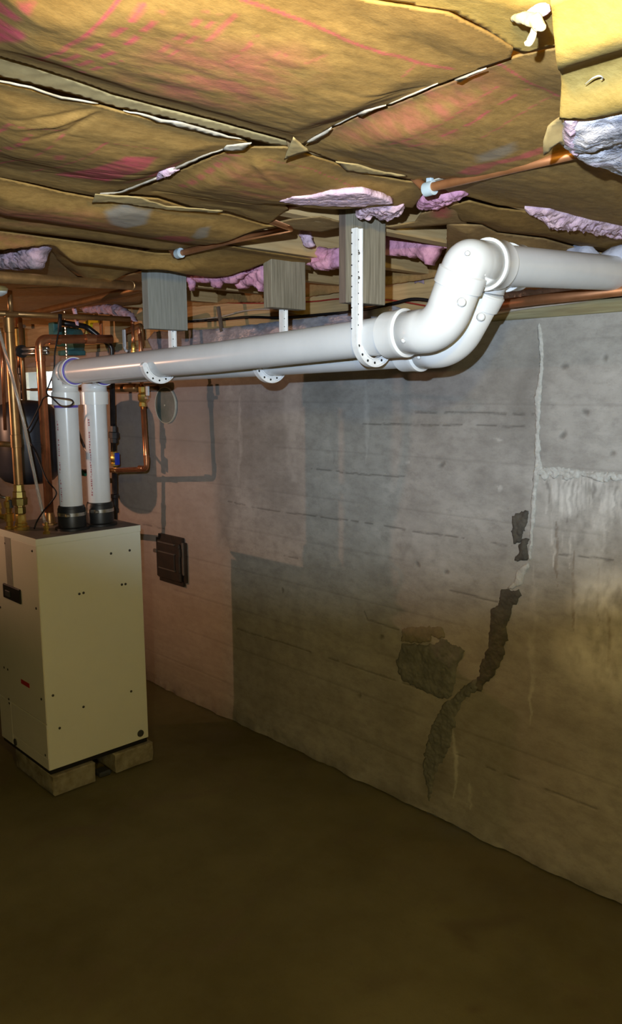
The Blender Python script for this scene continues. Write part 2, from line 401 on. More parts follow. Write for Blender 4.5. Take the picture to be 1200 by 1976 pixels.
AX = {'Z': (0, 1, 2), 'Y': (0, 2, 1), 'X': (1, 2, 0)}
def sheet(name, poly, plane, h, mats, parent=None, rag=0.0015, seed=0, disp=None, back=0.003, attrs=None, puff=None, fall=0.0):
    """cut-out of a sheet lying on the plane ('Z', 1.93): outline from photo pixels, filled with a fine mesh.
    disp(pts)->offset along the plane axis; puff=(height, noise) makes a cushion; back = thickness away from the room"""
    ax, val = plane; i, j, k = AX[ax]
    p3 = [P(x, y, **{ax: val}) for x, y in poly]; p2 = np.array([[q[i], q[j]] for q in p3])
    B = []
    for a, b in zip(p2, np.roll(p2, -1, 0)):
        n = max(1, int(np.linalg.norm(b - a) / (h * 1.2)))
        for t in range(n): B.append(a + (b - a) * t / n)
    B = np.array(B)
    if rag:
        q = np.c_[B * 60, np.full(len(B), seed * 3.1)]
        B = B + rag * 2 * np.stack([fbm(q, seed), fbm(q, seed + 9)], 1) + rag * .8 * np.stack([fbm(q * 3.3, seed + 2), fbm(q * 3.3, seed + 7)], 1)
    lo, hi = B.min(0), B.max(0)
    gx, gy = np.meshgrid(np.arange(lo[0], hi[0], h), np.arange(lo[1], hi[1], h * 0.866))
    gx = gx + (np.arange(gx.shape[0])[:, None] % 2) * h * 0.5
    G = np.stack([gx.ravel(), gy.ravel()], 1); G = G[inside(G, B)]
    if len(G): G = G[segdist(G, B, True) > h * 0.45]
    allp = np.vstack([B, G]); nb = len(B)
    r = delaunay_2d_cdt([Vector(v) for v in allp], [(q, (q + 1) % nb) for q in range(nb)], [list(range(nb))], 2, 1e-7)
    v2 = np.array([(v.x, v.y) for v in r[0]]); tris = np.array([f for f in r[2] if len(f) == 3])
    c = v2[tris].mean(1); tris = tris[inside(c, B)]
    d = segdist(v2, B, True)
    sgn = 1.0 if ax == 'Z' else (1.0 if ax == 'Y' else -1.0)       # + is away from the room
    off = np.zeros(len(v2))
    if disp is not None: off = disp(v2)
    if fall: t_ = np.clip(d / fall, 0, 1); off = off * (0.12 + 0.88 * t_ * t_ * (3 - 2 * t_))
    if puff:
        hgt, nz = puff; e = np.sqrt(np.clip(d / (hgt * 1.5), 0, 1))
        q3 = np.c_[v2 * 22, np.full(len(v2), seed)]
        off = off - sgn * e * (hgt * (0.75 + 1.3 * fbm(q3, seed + 3)) + nz * (fbm(q3 * 3.2, seed + 5) + .8 * fbm(q3 * 8.5, seed + 6)))
    V = np.zeros((len(v2), 3)); V[:, i] = v2[:, 0]; V[:, j] = v2[:, 1]; V[:, k] = val + off
    A = {n: fn(v2) for n, fn in (attrs or {}).items()}
    # back sheet
    Vb = V.copy(); 
    if puff: Vb[:, k] = val + (disp(v2) if disp is not None else 0) + sgn * back
    else: Vb[:, k] += sgn * back
    n = len(V); ed = {}
    for t in tris:
        for a, b in ((t[0], t[1]), (t[1], t[2]), (t[2], t[0])): ed[(a, b)] = 1
    side = []
    for (a, b) in ed:
        if (b, a) not in ed: side += [(a, b, b + n), (a, b + n, a + n)]
    T = np.vstack([tris, tris[:, ::-1] + n] + ([np.array(side)] if side else []))
    me = raw_mesh(name, np.vstack([V, Vb]), T, {q: np.r_[a, a * 0] for q, a in A.items()})
    bm = bmesh.new(); bm.from_mesh(me); bmesh.ops.recalc_face_normals(bm, faces=bm.faces); bm.to_mesh(me); bm.free()
    return link_mesh(name, me, mats, parent, True)

# ================================================================== THE SETTING
WY = 2.22; WTOP = 1.759
def onwall(pl): return np.array([[q[0], q[2]] for q in (P(x, y, Y=WY) for x, y in pl)])
WIN = (-5.16, -4.55, 1.44, 1.70)
def soft(d, a, b): return np.clip((b - d) / (b - a), 0, 1)
def wall_fn(p):
    n = len(p); q = np.c_[p, np.zeros(n)]
    wob = np.stack([fbm(q * 14, 1), fbm(q * 14, 7)], 1) * 0.030 + np.stack([fbm(q * 60, 2), fbm(q * 60, 8)], 1) * 0.012
    w = p + wob; A = {k: np.zeros(n) for k in ('pinkish', 'grey', 'dark', 'brown', 'white', 'line')}
    y = np.full(n, WY) + 0.004 * fbm(q * 3, 11) + 0.0025 * fbm(q * np.array([6, 40, 1]), 12)
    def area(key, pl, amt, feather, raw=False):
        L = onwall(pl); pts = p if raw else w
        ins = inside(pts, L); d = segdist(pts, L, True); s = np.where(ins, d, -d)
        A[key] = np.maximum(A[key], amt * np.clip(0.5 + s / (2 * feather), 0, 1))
    def stroke(key, pl, width, amt, taper=False, broken=0.0, seed=0, pts=None):
        L = onwall(pl); d, t = segdist(w if pts is None else pts, L, param=True)
        ww = width * (np.sin(np.pi * np.clip(t, 0.03, 0.97)) if taper else 1.0)
        v = amt * np.clip(1.5 - d / np.maximum(ww, 1e-4), 0, 1)
        if broken: v = v * np.clip(0.5 + (fbm(q * 30, 40 + seed) + 0.22 - broken) * 9, 0, 1)
        A[key] = np.maximum(A[key], v); return v
    # board joints of the old formwork: fine grooves about every 19 cm, broken up
    for kz, zz in enumerate(np.arange(0.17, 1.74, 0.19)):
        on = np.clip((fbm(np.c_[p[:, 0] * 2.2, np.full(n, kz * 7.3), np.zeros(n)], 60) + 0.04) * 14, 0, 1)
        g = np.exp(-((p[:, 1] - zz + 0.004 * fbm(q * 5, 66)) / 0.0035) ** 2) * on
        A['line'] = np.maximum(A['line'], 0.20 * g); y = y + 0.0012 * g
    # pink light of the far bulb painted onto the wall, with a greyer area
    area('pinkish', [(-300, 500), (395, 500), (420, 760), (425, 1050), (440, 1060), (440, 1400), (-300, 1300)], 0.55, 0.06)
    area('grey', [(300, 740), (420, 735), (430, 900), (330, 880)], 0.5, 0.08)
    area('dark', [(415, 880), (445, 860), (455, 960), (442, 1050), (420, 1045)], 0.35, 0.03)  # cast shadow of the pipework, painted darker
    area('dark', [(400, 765), (560, 750), (565, 930), (545, 990), (505, 985), (470, 950), (410, 930)], 0.27, 0.06)  # vent pipe shadows painted into the wall colour
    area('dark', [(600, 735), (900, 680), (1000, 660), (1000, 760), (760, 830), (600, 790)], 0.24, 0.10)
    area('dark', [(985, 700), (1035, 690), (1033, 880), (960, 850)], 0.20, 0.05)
    area('white', [(548, 745), (572, 745), (572, 930), (552, 930)], 0.12, 0.01)
    # vertical drip streaks
    for x, y0, y1, wd, a in [(425, 760, 980, .02, .25), (460, 750, 960, .012, .2), (505, 745, 1000, .02, .25), (640, 740, 900, .02, .18), (705, 720, 900, .012, .2)]:
        stroke('white' if x in (460, 705) else 'dark', [(x, y0), (x + 3, (y0 + y1) / 2), (x + 1, y1)], wd, a, True)
    # lime that came out of the crack, and the ledge of lime with drips on the right
    for k in range(1, 18):
        x = 1044 + 9.2 * k + random.uniform(-3, 3); y1 = 985 + random.uniform(0, 120)
        stroke('white', [(x, 905 + k), (x + 1, 960), (x - 1, y1)], random.uniform(.005, .012), random.uniform(.45, .8), True)
        stroke('dark', [(x + 4, 925 + k), (x + 5, 945), (x + 4, 970 + random.uniform(0, 40))], random.uniform(.004, .009), random.uniform(.25, .5), True)
    area('white', [(1045, 930), (1205, 950), (1205, 1140), (1130, 1120), (1050, 1060)], 0.42, 0.08)
    area('white', [(1110, 1120), (1170, 1090), (1215, 1110), (1215, 1200), (1150, 1195), (1110, 1170)], 0.95, 0.04)
    area('white', [(1082, 1250), (1150, 1190), (1215, 1200), (1215, 1345), (1150, 1320), (1100, 1290)], 0.62, 0.05)
    for x, y0, y1 in [(1150, 1080, 1210), (1172, 1100, 1300), (1105, 1050, 1230), (1072, 1000, 1140)]:
        stroke('brown', [(x, y0), (x + 2, y1)], .005, .6, True)
    stroke('white', [(1030, 1080), (1026, 1250), (1024, 1400)], .010, .25, True)
    stroke('white', [(872, 1380), (880, 1470), (878, 1545)], .007, .35, True); stroke('white', [(905, 1500), (912, 1560)], .006, .3, True)
    for pl in ([(955, 1165), (960, 1260)], [(1112, 1150), (1110, 1290)]): stroke('white', pl, .006, .3, True)
    for pl in ([(762, 888), (792, 890)], [(950, 845), (968, 850)], [(960, 935), (972, 948)]): stroke('white', pl, .008, .5, True, .1)
    area('white', [(700, 1020), (800, 1000), (880, 1060), (870, 1110), (740, 1080)], 0.18, 0.06)
    # browner below: warm light painted into the lower wall
    area('brown', [(760, 1200), (1000, 1240), (1110, 1330), (1210, 1400), (1210, 1700), (800, 1540), (700, 1480)], 0.30, 0.25)
    area('brown', [(440, 1200), (760, 1300), (820, 1560), (430, 1380)], 0.18, 0.2)
    area('dark', [(800, 1555), (820, 1480), (860, 1440), (870, 1500), (850, 1570)], 0.3, 0.03)
    # hairline cracks along the pours
    for pl in ([(440, 968), (520, 985), (700, 1008), (800, 1026), (895, 1039)], [(943, 1047), (987, 1054)], [(867, 1141), (960, 1161)], [(1078, 1070), (1180, 1081)],
               [(548, 1072), (575, 1078)], [(702, 1180), (708, 1196), (770, 1216)], [(455, 1213), (560, 1245), (760, 1312), (860, 1345)], [(275, 1012), (320, 1022)],
               [(700, 818), (860, 821), (1024, 823)], [(800, 795), (1030, 800)], [(880, 1455), (1000, 1505), (1150, 1560)], [(600, 905), (700, 915), (780, 920)]):
        v = stroke('line', pl, .0026, .6, False, .12, int(pl[0][0]), p + wob * 0.3); y = y + 0.004 * v
    for x, yy in [(808, 1092), (862, 1103), (853, 896), (1128, 798), (1085, 838), (1090, 708), (1185, 880), (690, 1342), (545, 1140), (1165, 690), (735, 1230)]:
        c = onwall([(x, yy)])[0]; d = np.hypot(*(w - c).T); v = np.clip(1.4 - d / 0.010, 0, 1); A['line'] = np.maximum(A['line'], 0.55 * v); y = y + 0.004 * v
    A['white'] = A['white'] * np.clip(.72 + 2.1 * fbm(q * np.array([24, 14, 1]), 77) + .8 * fbm(q * np.array([90, 40, 1]), 78), 0, 1)
    # rough, spalled foot of the wall
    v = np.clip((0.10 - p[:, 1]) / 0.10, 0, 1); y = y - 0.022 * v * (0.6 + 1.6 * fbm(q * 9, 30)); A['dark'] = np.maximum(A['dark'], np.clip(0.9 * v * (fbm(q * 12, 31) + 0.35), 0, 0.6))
    return A, y
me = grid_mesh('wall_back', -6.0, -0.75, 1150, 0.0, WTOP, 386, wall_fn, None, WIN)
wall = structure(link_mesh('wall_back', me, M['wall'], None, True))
o = structure(obj('wall_back_core', nbox((-4.549, WY + 0.03, 0), (2.2, WY + 0.24, WTOP)), M['wall_plain'])); o.name = 'wall_back.001'
b = bmesh.new(); box(b, (-6.2, WY + 0.03, 0), (-5.161, WY + 0.24, WTOP)); box(b, (-5.161, WY + 0.03, 0), (-4.549, WY + 0.24, WIN[2])); box(b, (-5.161, WY + 0.03, WIN[3]), (-4.549, WY + 0.24, WTOP))
o = structure(obj('wall_back', b, M['wall_plain']))
o = structure(obj('wall_back', nbox((-0.76, WY, 0), (2.2, WY + 0.03, WTOP)), M['wall_plain']))
structure(obj('wall_left', nbox((-6.2, -2.7, 0), (-6.0, WY + 0.24, 2.12)), M['wall_plain']))
structure(obj('wall_front', nbox((-6.0, -2.7, 0), (2.0, -2.5, 2.12)), M['wall_plain']))
structure(obj('wall_right', nbox((2.0, -2.7, 0), (2.2, WY + 0.03, 2.12)), M['wall_plain']))
# floor
nx, ny = 330, 200
gx, gy = np.meshgrid(np.linspace(-6.2, 2.2, nx), np.linspace(-2.7, 2.45, ny)); fp = np.stack([gx.ravel(), gy.ravel()], 1); q = np.c_[fp, np.zeros(len(fp))]
fz = 0.010 * fbm(q * 1.5, 70) + 0.004 * fbm(q * 6, 71)
edge = np.clip((fp[:, 1] - 1.95) / 0.27, 0, 1); fz = fz - 0.004 - 0.010 * edge * (fbm(q * 8, 73) + 0.3)
fw = fp + 0.05 * np.stack([fbm(q * 7, 74), fbm(q * 7, 75)], 1)
st = np.zeros(len(fp))
for pl, am, fe in [([(850, 1780), (930, 1768), (1010, 1760), (1015, 1766), (945, 1780), (900, 1790), (915, 1830), (880, 1820)], .8, .025),
                   ([(715, 1890), (800, 1870), (830, 1880), (760, 1905), (715, 1915)], .5, .03), ([(1100, 1920), (1135, 1925), (1120, 1945), (1095, 1935)], .8, .02),
                   ([(1120, 1845), (1150, 1850), (1145, 1870), (1118, 1862)], .7, .02), ([(910, 1935), (925, 1940), (922, 1960), (912, 1955)], .8, .01),
                   ([(1060, 1700), (1105, 1720), (1090, 1745), (1065, 1735)], .7, .03), ([(880, 1600), (1100, 1720), (1000, 1770), (840, 1680)], .3, .12)]:
    L = np.array([[r[0], r[1]] for r in (P(x, y, Z=0) for x, y in pl)]); ins = inside(fw, L); d = segdist(fw, L, True); s = np.where(ins, d, -d)
    st = np.maximum(st, am * np.clip(0.5 + s / (2 * fe), 0, 1))
idx = np.arange(nx * ny).reshape(ny, nx); Q = np.stack([idx[:-1, :-1], idx[:-1, 1:], idx[1:, 1:], idx[1:, :-1]], -1).reshape(-1, 4)
structure(link_mesh('floor', raw_mesh('floor', np.c_[fp, fz], Q, {'stain': st}), M['floor'], None, True))
# floor deck above, joists, rim, sill
JZ0, JZ1 = 1.937, 2.12
ceil = structure(obj('ceiling', nbox((-6.2, -2.7, JZ1), (2.2, 2.5, JZ1 + 0.05)), M['subfloor']))
JOISTS = [-1.401 + 0.3975 * k for k in range(-11, 9)]
for jx in JOISTS:
    obj('joist', nbox((jx - 0.019, -2.49, JZ0), (jx + 0.019, 2.28, JZ1 - 0.001), 0.001), M['lumber_y'], ceil)
structure(obj('trim_sill', nbox((-6.0, WY + 0.006, WTOP + 0.001), (2.0, WY + 0.14, WTOP + 0.041), 0.002), M['sill']))
structure(obj('trim_rim', nbox((-6.0, WY + 0.085, WTOP + 0.042), (2.0, WY + 0.125, JZ1 - 0.002), 0.001), M['lumber_x']))

# crack repairs on the wall
def wallsheet(name, poly, m, hgt, nz, seed, rag=0.013, h=0.0045, sub=0.0):
    return sheet(name, poly, ('Y', WY - 0.002 + sub), h, m, wall, rag, seed, puff=(hgt, nz), back=0.01)
c8 = lambda L: [(700 + x / 1.976, 600 + y / 1.976) for x, y in L]
wallsheet('mortar_patch', c8([(146, 1264), (210, 1272), (265, 1268), (290, 1262), (312, 1248), (330, 1270), (372, 1284), (388, 1300), (362, 1338), (354, 1380), (350, 1420), (338, 1478), (302, 1482), (270, 1462), (205, 1440), (160, 1414), (138, 1388), (130, 1335), (142, 1300)]), M['mortar'], 0.010, 0.010, 3)
wallsheet('mortar_patch', c8([(148, 1212), (230, 1204), (302, 1206), (314, 1244), (288, 1250), (264, 1242), (258, 1260), (210, 1266), (148, 1258)]), M['mortar_brown'], 0.005, 0.005, 4)
wallsheet('crack_filler', c8([(568, 782), (600, 765), (630, 758), (632, 790), (618, 812), (608, 850), (600, 880), (572, 892)]), M['filler'], 0.006, 0.010, 5)
wallsheet('crack_filler', c8([(604, 868), (632, 868), (628, 900), (626, 950), (600, 958), (580, 950), (590, 915)]), M['filler'], 0.006, 0.010, 6)
wallsheet('crack_filler', c8([(528, 1062), (560, 1068), (592, 1060), (600, 1082), (570, 1130), (562, 1165), (550, 1200), (548, 1260), (526, 1340), (500, 1392), (462, 1420), (446, 1455), (424, 1446), (400, 1440), (442, 1390), (462, 1310), (482, 1260), (490, 1140), (516, 1122)]), M['filler'], 0.007, 0.012, 7)
wallsheet('crack_filler', c8([(442, 1400), (440, 1440), (400, 1470), (372, 1500), (352, 1560), (334, 1640), (310, 1700), (278, 1760), (262, 1800), (262, 1880), (280, 1925), (244, 1918), (250, 1820), (232, 1770), (228, 1720), (246, 1630), (284, 1540), (312, 1490), (346, 1478), (370, 1440)]), M['mortar'], 0.006, 0.010, 8)
wallsheet('lime_ridge', [(1041, 622), (1046, 650), (1048, 700), (1043, 750), (1041, 820), (1041, 890), (1046, 905), (1036, 935), (1032, 980), (1028, 1030), (1022, 1080), (1019, 1078), (1022, 1030), (1024, 980), (1027, 935), (1030, 900), (1033, 830), (1031, 760), (1036, 740), (1042, 690), (1037, 640)], M['lime'], 0.004, 0.008, 9, 0.006, 0.004)
wallsheet('lime_ridge', [(1042, 903), (1090, 904), (1140, 910), (1205, 918), (1205, 927), (1150, 925), (1110, 921), (1070, 922), (1036, 918)], M['lime'], 0.003, 0.012, 10, 0.018, 0.0045)
wallsheet('lime_ridge', c8([(590, 985), (630, 960), (634, 975), (612, 1010), (608, 1040), (572, 1062), (552, 1058), (575, 1030)]), M['lime'], 0.004, 0.008, 11, 0.005, 0.005)

# window at the far end
w = structure(thing('window_1', None, None, (-4.855, WY + 0.1, WIN[2])))
for k in ('label', 'category'): del w[k]
for a in (((WIN[0], WY + .04, WIN[2]), (WIN[1], WY + .10, WIN[2] + .03)), ((WIN[0], WY + .04, WIN[3] - .03), (WIN[1], WY + .10, WIN[3])),
          ((WIN[0], WY + .04, WIN[2]), (WIN[0] + .03, WY + .10, WIN[3])), ((WIN[1] - .03, WY + .04, WIN[2]), (WIN[1], WY + .10, WIN[3])), ((-4.87, WY + .05, WIN[2]), (-4.845, WY + .09, WIN[3]))):
    obj('window_frame', nbox(*a, 0.002), M['frame'], w)
obj('pane', nbox((WIN[0] + .02, WY + .066, WIN[2] + .02), (WIN[1] - .02, WY + .070, WIN[3] - .02)), M['glass'], w)

# ================================================================== VENT PIPES
PR = 0.04445; HUB = 0.0535
def ring_at(bm, a, d, r0, r1, w):
    lathe(bm, a, d, [(0, r0), (0, r1), (w, r1), (w, r0), (0, r0)], 40, False)
    return bm
def vent(label, vx, vy, path, e2, ex, near):
    """vertical leg at vx,vy from the boiler; path = three points of the long leg; e2 = bend points to the outlet; ex = outlet end"""
    t = thing('vent_pipe', label, 'pipe', (vx, vy, 1.012), 'white vent pipes')
    obj('rubber_coupler', nlathe((vx, vy, 1.013), (0, 0, 1), [(0, .066), (.008, .066), (.012, .054), (.082, .0535), (.086, .051), (.092, .050), (.094, .046)], 40), M['black'], t, angle=40)
    cb = obj('clamp_band', nlathe((vx, vy, 1.068), (0, 0, 1), [(0, .0535), (0, .0552), (.013, .0552), (.013, .0535)], 40), M['steel'], t, angle=40)
    obj('clamp_screw', nbox((vx + .045, vy - .052, 1.069), (vx + .060, vy - .036, 1.081), .002), M['steel'], cb)
    z0 = path[0][2]
    obj('vertical_pipe', nlathe((vx, vy, 1.075), (0, 0, 1), [(0, PR), (.44, PR)], 40), M['pvc'], t, angle=40)
    # rows of faint print running up the pipe
    b = bmesh.new(); z = 1.125; rnd = random.Random(3 if near else 5); ang = math.radians(-78 if near else -66)
    while z < 1.44:
        l = rnd.uniform(.003, .008)
        for dd in (-.035, .035):
            if rnd.random() < .72:
                a = ang + dd + rnd.uniform(-.012, .012); c = np.array([vx + (PR + .0003) * math.cos(a), vy + (PR + .0003) * math.sin(a), z]); tx = np.array([-math.sin(a), math.cos(a), 0]); nn = np.array([math.cos(a), math.sin(a), 0])
                hw = rnd.uniform(.0012, .0022); prism(b, [c - tx * hw, c + tx * hw, c + tx * hw + [0, 0, l], c - tx * hw + [0, 0, l]], nn, .0002)
        z += l + rnd.uniform(.002, .005) + (.02 if rnd.random() < .06 else 0)
    o = obj('pipe_print', b, M['print_red'], t); o['kind'] = 'stuff'
    # first elbow
    e = obj('elbow', nlathe((vx, vy, 1.497), (0, 0, 1), [(0, .047), (0, .0525), (.048, HUB), (.052, .050), (.055, .0475)], 40), M['fitting'], t, angle=40)
    bend = fillet([(vx, vy, 1.545), (vx, vy, z0), (vx + .062, vy, z0 + .001)], .052, 14)
    obj('elbow_bend', ntube(bend, .0485, 40), M['fitting'], e, True)
    d0 = np.array(path[1]) - np.array(path[0]); d0 /= np.linalg.norm(d0); a = np.array([vx + .045, vy, z0])
    obj('elbow_hub', nlathe(a, d0, [(0, .0475), (.004, .0520), (.036, HUB), (.036, .0448)], 40), M['fitting'], e, angle=40)
    obj('primer_ring', ring_at(bmesh.new(), a + d0 * .0362, d0, .0440, .0492, .0012), M['purple'], e, angle=40)
    if near: obj('primer_ring', ring_at(bmesh.new(), (vx, vy, 1.487), (0, 0, 1), .0440, .0452, .009), M['purple'], e, angle=40)
    P0, P1, P2 = [np.array(q, float) for q in path]
    obj('long_pipe', ntube([P0 + d0 * (vx + .06 - P0[0]), P1, P2 + (P2 - P1) / np.linalg.norm(P2 - P1) * .03], PR, 40), M['pvc'], t, angle=40)
    # second fitting: bend upward
    d1 = (P2 - P1) / np.linalg.norm(P2 - P1); B1, J, B2 = [np.array(q, float) for q in e2]
    dj = (J - B1) / np.linalg.norm(J - B1)
    f = obj('offset_elbow', nlathe(P2, d1, [(0, .0448), (0, HUB), (.040, HUB + .0006), (.044, HUB + .0018), (.054, HUB + .0018), (.057, .050), (.060, .0478)], 40), M['fitting'], t, angle=40)
    obj('elbow_bend', ntube(fillet([P2 + d1 * .052, B1, J + dj * .004], .16, 16), .0492, 40), M['fitting'], f, True)
    b = bmesh.new(); ring_at(b, P2 - d1 * .002, d1, .0440, .0465, .002); obj('primer_ring', b, M['purple'], f, angle=40)
    obj('elbow_knob', nlathe(P2 + d1 * .085 + np.array([0, -.047, -.022]), (0, -1, -.4), [(0, .006), (.0025, .005), (.004, .002)], 14), M['fitting'], f, True)
    obj('elbow_knob', nlathe(J + np.array([.030, -.026, -.034]), (.8, -.6, -.2), [(0, .010), (.008, .009), (.012, .005)], 16), M['fitting'], f, True)
    # print on the bend
    b = bmesh.new(); rnd = random.Random(8)
    base = P2 + d1 * .082; n0 = np.array([0.25, -.9, -.30]); n0 /= np.linalg.norm(n0); tdir = np.array([.86, 0.10, .42]); tdir = tdir - n0 * (tdir @ n0); tdir /= np.linalg.norm(tdir); s = np.cross(n0, tdir)
    for k in range(12):
        c = base + n0 * .0505 + tdir * (.016 + .0042 * k) - s * .0
        l = rnd.uniform(.0022, .0036); hh = rnd.uniform(.0012, .0022)
        prism(b, [c - s * hh, c + tdir * l - s * hh, c + tdir * l + s * hh, c + s * hh], n0, .0006)
    o = obj('moulded_print', b, M['print_dark'], f); o['kind'] = 'stuff'
    # third fitting: quarter bend to the wall
    E = np.array(ex, float); d3 = (E - B2) / np.linalg.norm(E - B2)
    g = obj('outlet_elbow', nlathe(J, dj, [(0, .0492), (.001, HUB), (.034, HUB), (.036, .050), (.038, .0488)], 40), M['fitting'], t, angle=40)
    obj('elbow_bend', ntube(fillet([J + dj * .030, B2, B2 + d3 * .082], .062, 14), .0492, 40), M['fitting'], g, True)
    a = B2 + d3 * .072
    obj('elbow_hub', nlathe(a, d3, [(0, .0485), (.001, HUB + .0024), (.010, HUB + .0024), (.014, HUB), (.047, HUB), (.047, .0448)], 40), M['fitting'], g, angle=40)
    b = bmesh.new(); ring_at(b, a + d3 * .0472, d3, .0440, .0468, .0016); obj('primer_ring', b, M['purple'], g, angle=40)
    obj('elbow_knob', nlathe(B2 + np.array([.030, -.038, .012]), (.6, -.75, .2), [(0, .006), (.003, .005), (.005, .002)], 14), M['fitting'], g, True)
    obj('outlet_pipe', ntube([a + d3 * .02, E], PR, 40), M['pvc'], t, angle=40)
    return t
vent('white plastic vent pipe nearest the camera, from the left boiler collar to the upper right', -2.919, 1.463,
     [(-2.84, 1.463, 1.622), (-1.95, 1.463, 1.646), (-1.268, 1.452, 1.674)],
     [(-1.112, 1.449, 1.678), (-1.072, 1.449, 1.763), (-1.050, 1.449, 1.812)], (-1.058, 2.29, 1.862), True)
vent('white plastic vent pipe running behind and below the nearer one, closer to the wall', -2.929, 1.591,
     [(-2.85, 1.591, 1.621), (-1.95, 1.596, 1.634), (-1.345, 1.60, 1.646)],
     [(-1.190, 1.60, 1.650), (-1.128, 1.60, 1.745), (-1.098, 1.60, 1.824)], (-1.102, 2.29, 1.874), False)

# ---- plastic pipe hangers: flat J strips with a flange and dark discs for holes
def hanger(label, x0, yc, zc, side, ztop, tip, nails=False):
    """J in the YZ plane, thickness 17 mm in X from x0; side = -1: the straight leg is on the room side"""
    t = thing('pipe_hanger', label, 'hanger', (x0, yc, zc), 'plastic J hangers of the vent pipes')
    ri = PR + .001; ro = ri + .021; th = .017
    prof_i = [(side * ri, ztop), (side * ri, zc)]; prof_o = [(side * ro, ztop), (side * ro, zc)]
    ang = np.linspace(0, math.radians(tip), 30)
    for a in ang[1:]:
        prof_i.append((side * ri * math.cos(a), zc - ri * math.sin(a))); prof_o.append((side * ro * math.cos(a), zc - ro * math.sin(a)))
    def loft(name, A, Bp, xa, xb, m, par):
        bm = bmesh.new(); R = []
        for (ya, za), (yb, zb) in zip(A, Bp): R.append([bm.verts.new((xa, yc + ya, za)), bm.verts.new((xb, yc + ya, za)), bm.verts.new((xb, yc + yb, zb)), bm.verts.new((xa, yc + yb, zb))])
        for i in range(len(R) - 1):
            for k in range(4): bm.faces.new((R[i][k], R[i][(k + 1) % 4], R[i + 1][(k + 1) % 4], R[i + 1][k]))
        bm.faces.new(R[0]); bm.faces.new(R[-1][::-1])
        bmesh.ops.recalc_face_normals(bm, faces=bm.faces)
        return obj(name, bm, m, par, angle=35)
    body = loft('hook', prof_i, prof_o, x0, x0 + th * .72, M['hanger'], t)
    # raised rims on the flat side
    mid = lambda A, B_, f: [(a[0] + (b[0] - a[0]) * f, a[1] + (b[1] - a[1]) * f) for a, b in zip(A, B_)]
    loft('rim', mid(prof_i, prof_o, .80), prof_o, x0 + th * .7, x0 + th, M['hanger'], body)
    loft('rim', prof_i, mid(prof_i, prof_o, .16), x0 + th * .7, x0 + th, M['hanger'], body)
    # end cap: rounded tip
    a = math.radians(tip); rm = (ri + ro) / 2
    obj('tip', nlathe((x0, yc + side * rm * math.cos(a), zc - rm * math.sin(a)), (1, 0, 0), [(0, .0105), (th * .9, .0105)], 20), M['hanger'], body, angle=35)
    holes = []
    for aa in (18, 42, 66, 92, 118, 146, 172):
        if aa < tip: holes.append((side * rm * math.cos(math.radians(aa)), zc - rm * math.sin(math.radians(aa))))
    z = zc + .03
    while z < ztop - .01: holes.append((side * rm, z)); z += .024
    for k, (yy, zz) in enumerate(holes):
        big = zz < zc
        obj('hole', nlathe((x0 + th * .72, yc + yy, zz), (1, 0, 0), [(0, .0032 if big else .0016), (.0004, .0032 if big else .0016)], 12), M['black'], t)  # black disc laid on the strip, painting the shade of a hole
    # notches along the flange
    z = zc + .02
    while z < ztop - .01:
        obj('notch', nbox((x0 - .0003, yc + side * ro - .001, z), (x0 + .0026, yc + side * (ro) + .0004 * side + .001, z + .003)), M['black'], t); z += .024
    if nails:
        for z in (ztop - .055, ztop - .110):
            obj('nail_head', nlathe((x0 + th * .72, yc + side * rm, z), (1, 0, 0), [(0, .0038), (.002, .0036), (.003, .002)], 12), M['dull_steel'], t)
    return t
hanger('long white pipe hanger nailed to the double board block, nearest the big bend', -1.332, 1.4595, 1.668, -1, 1.915, 150, True)
hanger('white pipe hanger in the middle, its hook under the rear vent pipe', -1.8725, 1.597, 1.636, 1, 1.86, 165)
hanger('white pipe hanger hooked round the front vent pipe close to the boiler', -2.2705, 1.463, 1.638, 1, 1.86, 170)

# ---- wooden blocks between joists and hangers
t = thing('hanger_block', 'tall block of two upright boards behind the long white hanger', 'wood block', (-1.357, 1.455, 1.75), 'hanger blocks on the joists')
obj('board', nbox((-1.3555, 1.397, 1.751), (-1.3325, 1.513, 1.990), .0015), M['wood_grey'], t)
obj('board', nbox((-1.3805, 1.400, 1.752), (-1.3565, 1.511, 1.990), .0015), M['wood_brown'], t)
t = thing('hanger_block', 'brown upright board block above the middle hanger', 'wood block', (-1.836, 1.635, 1.787), 'hanger blocks on the joists')
obj('board', nbox((-1.8545, 1.567, 1.787), (-1.8175, 1.702, 2.02), .0015), M['wood_grey'], t)
t = thing('hanger_block', 'grey upright board block above the hanger nearest the boiler', 'wood block', (-2.234, 1.477, 1.742), 'hanger blocks on the joists')
obj('board', nbox((-2.2525, 1.404, 1.742), (-2.2155, 1.549, 1.98), .0015), M['wood_grey2'], t)

# ================================================================== BOILER
bx0, bx1, by0, by1, bz0, bz1 = -3.256, -2.810, 1.262, 1.702, 0.084, 1.012
t = thing('boiler', 'tall cream enamelled boiler cabinet standing on two concrete blocks', 'boiler', ((bx0 + bx1) / 2, (by0 + by1) / 2, bz0))
obj('base', nbox((bx0 + .004, by0 + .004, bz0), (bx1 - .004, by1 - .004, .104), .002), M['black'], t)
body = obj('cabinet', nbox((bx0 + .002, by0 + .002, .103), (bx1 - .002, by1, .986), .002), M['enamel'], t)
obj('side_panel', nbox((bx1 - .004, by0 + .001, .1035), (bx1, by1, .985), .0015), M['enamel'], t)
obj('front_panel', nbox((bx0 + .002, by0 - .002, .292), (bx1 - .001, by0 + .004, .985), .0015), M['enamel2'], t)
obj('access_panel', nbox((-3.135, by0 - .003, .150), (bx1 - .001, by0 + .004, .2895), .0015), M['enamel2'], t)
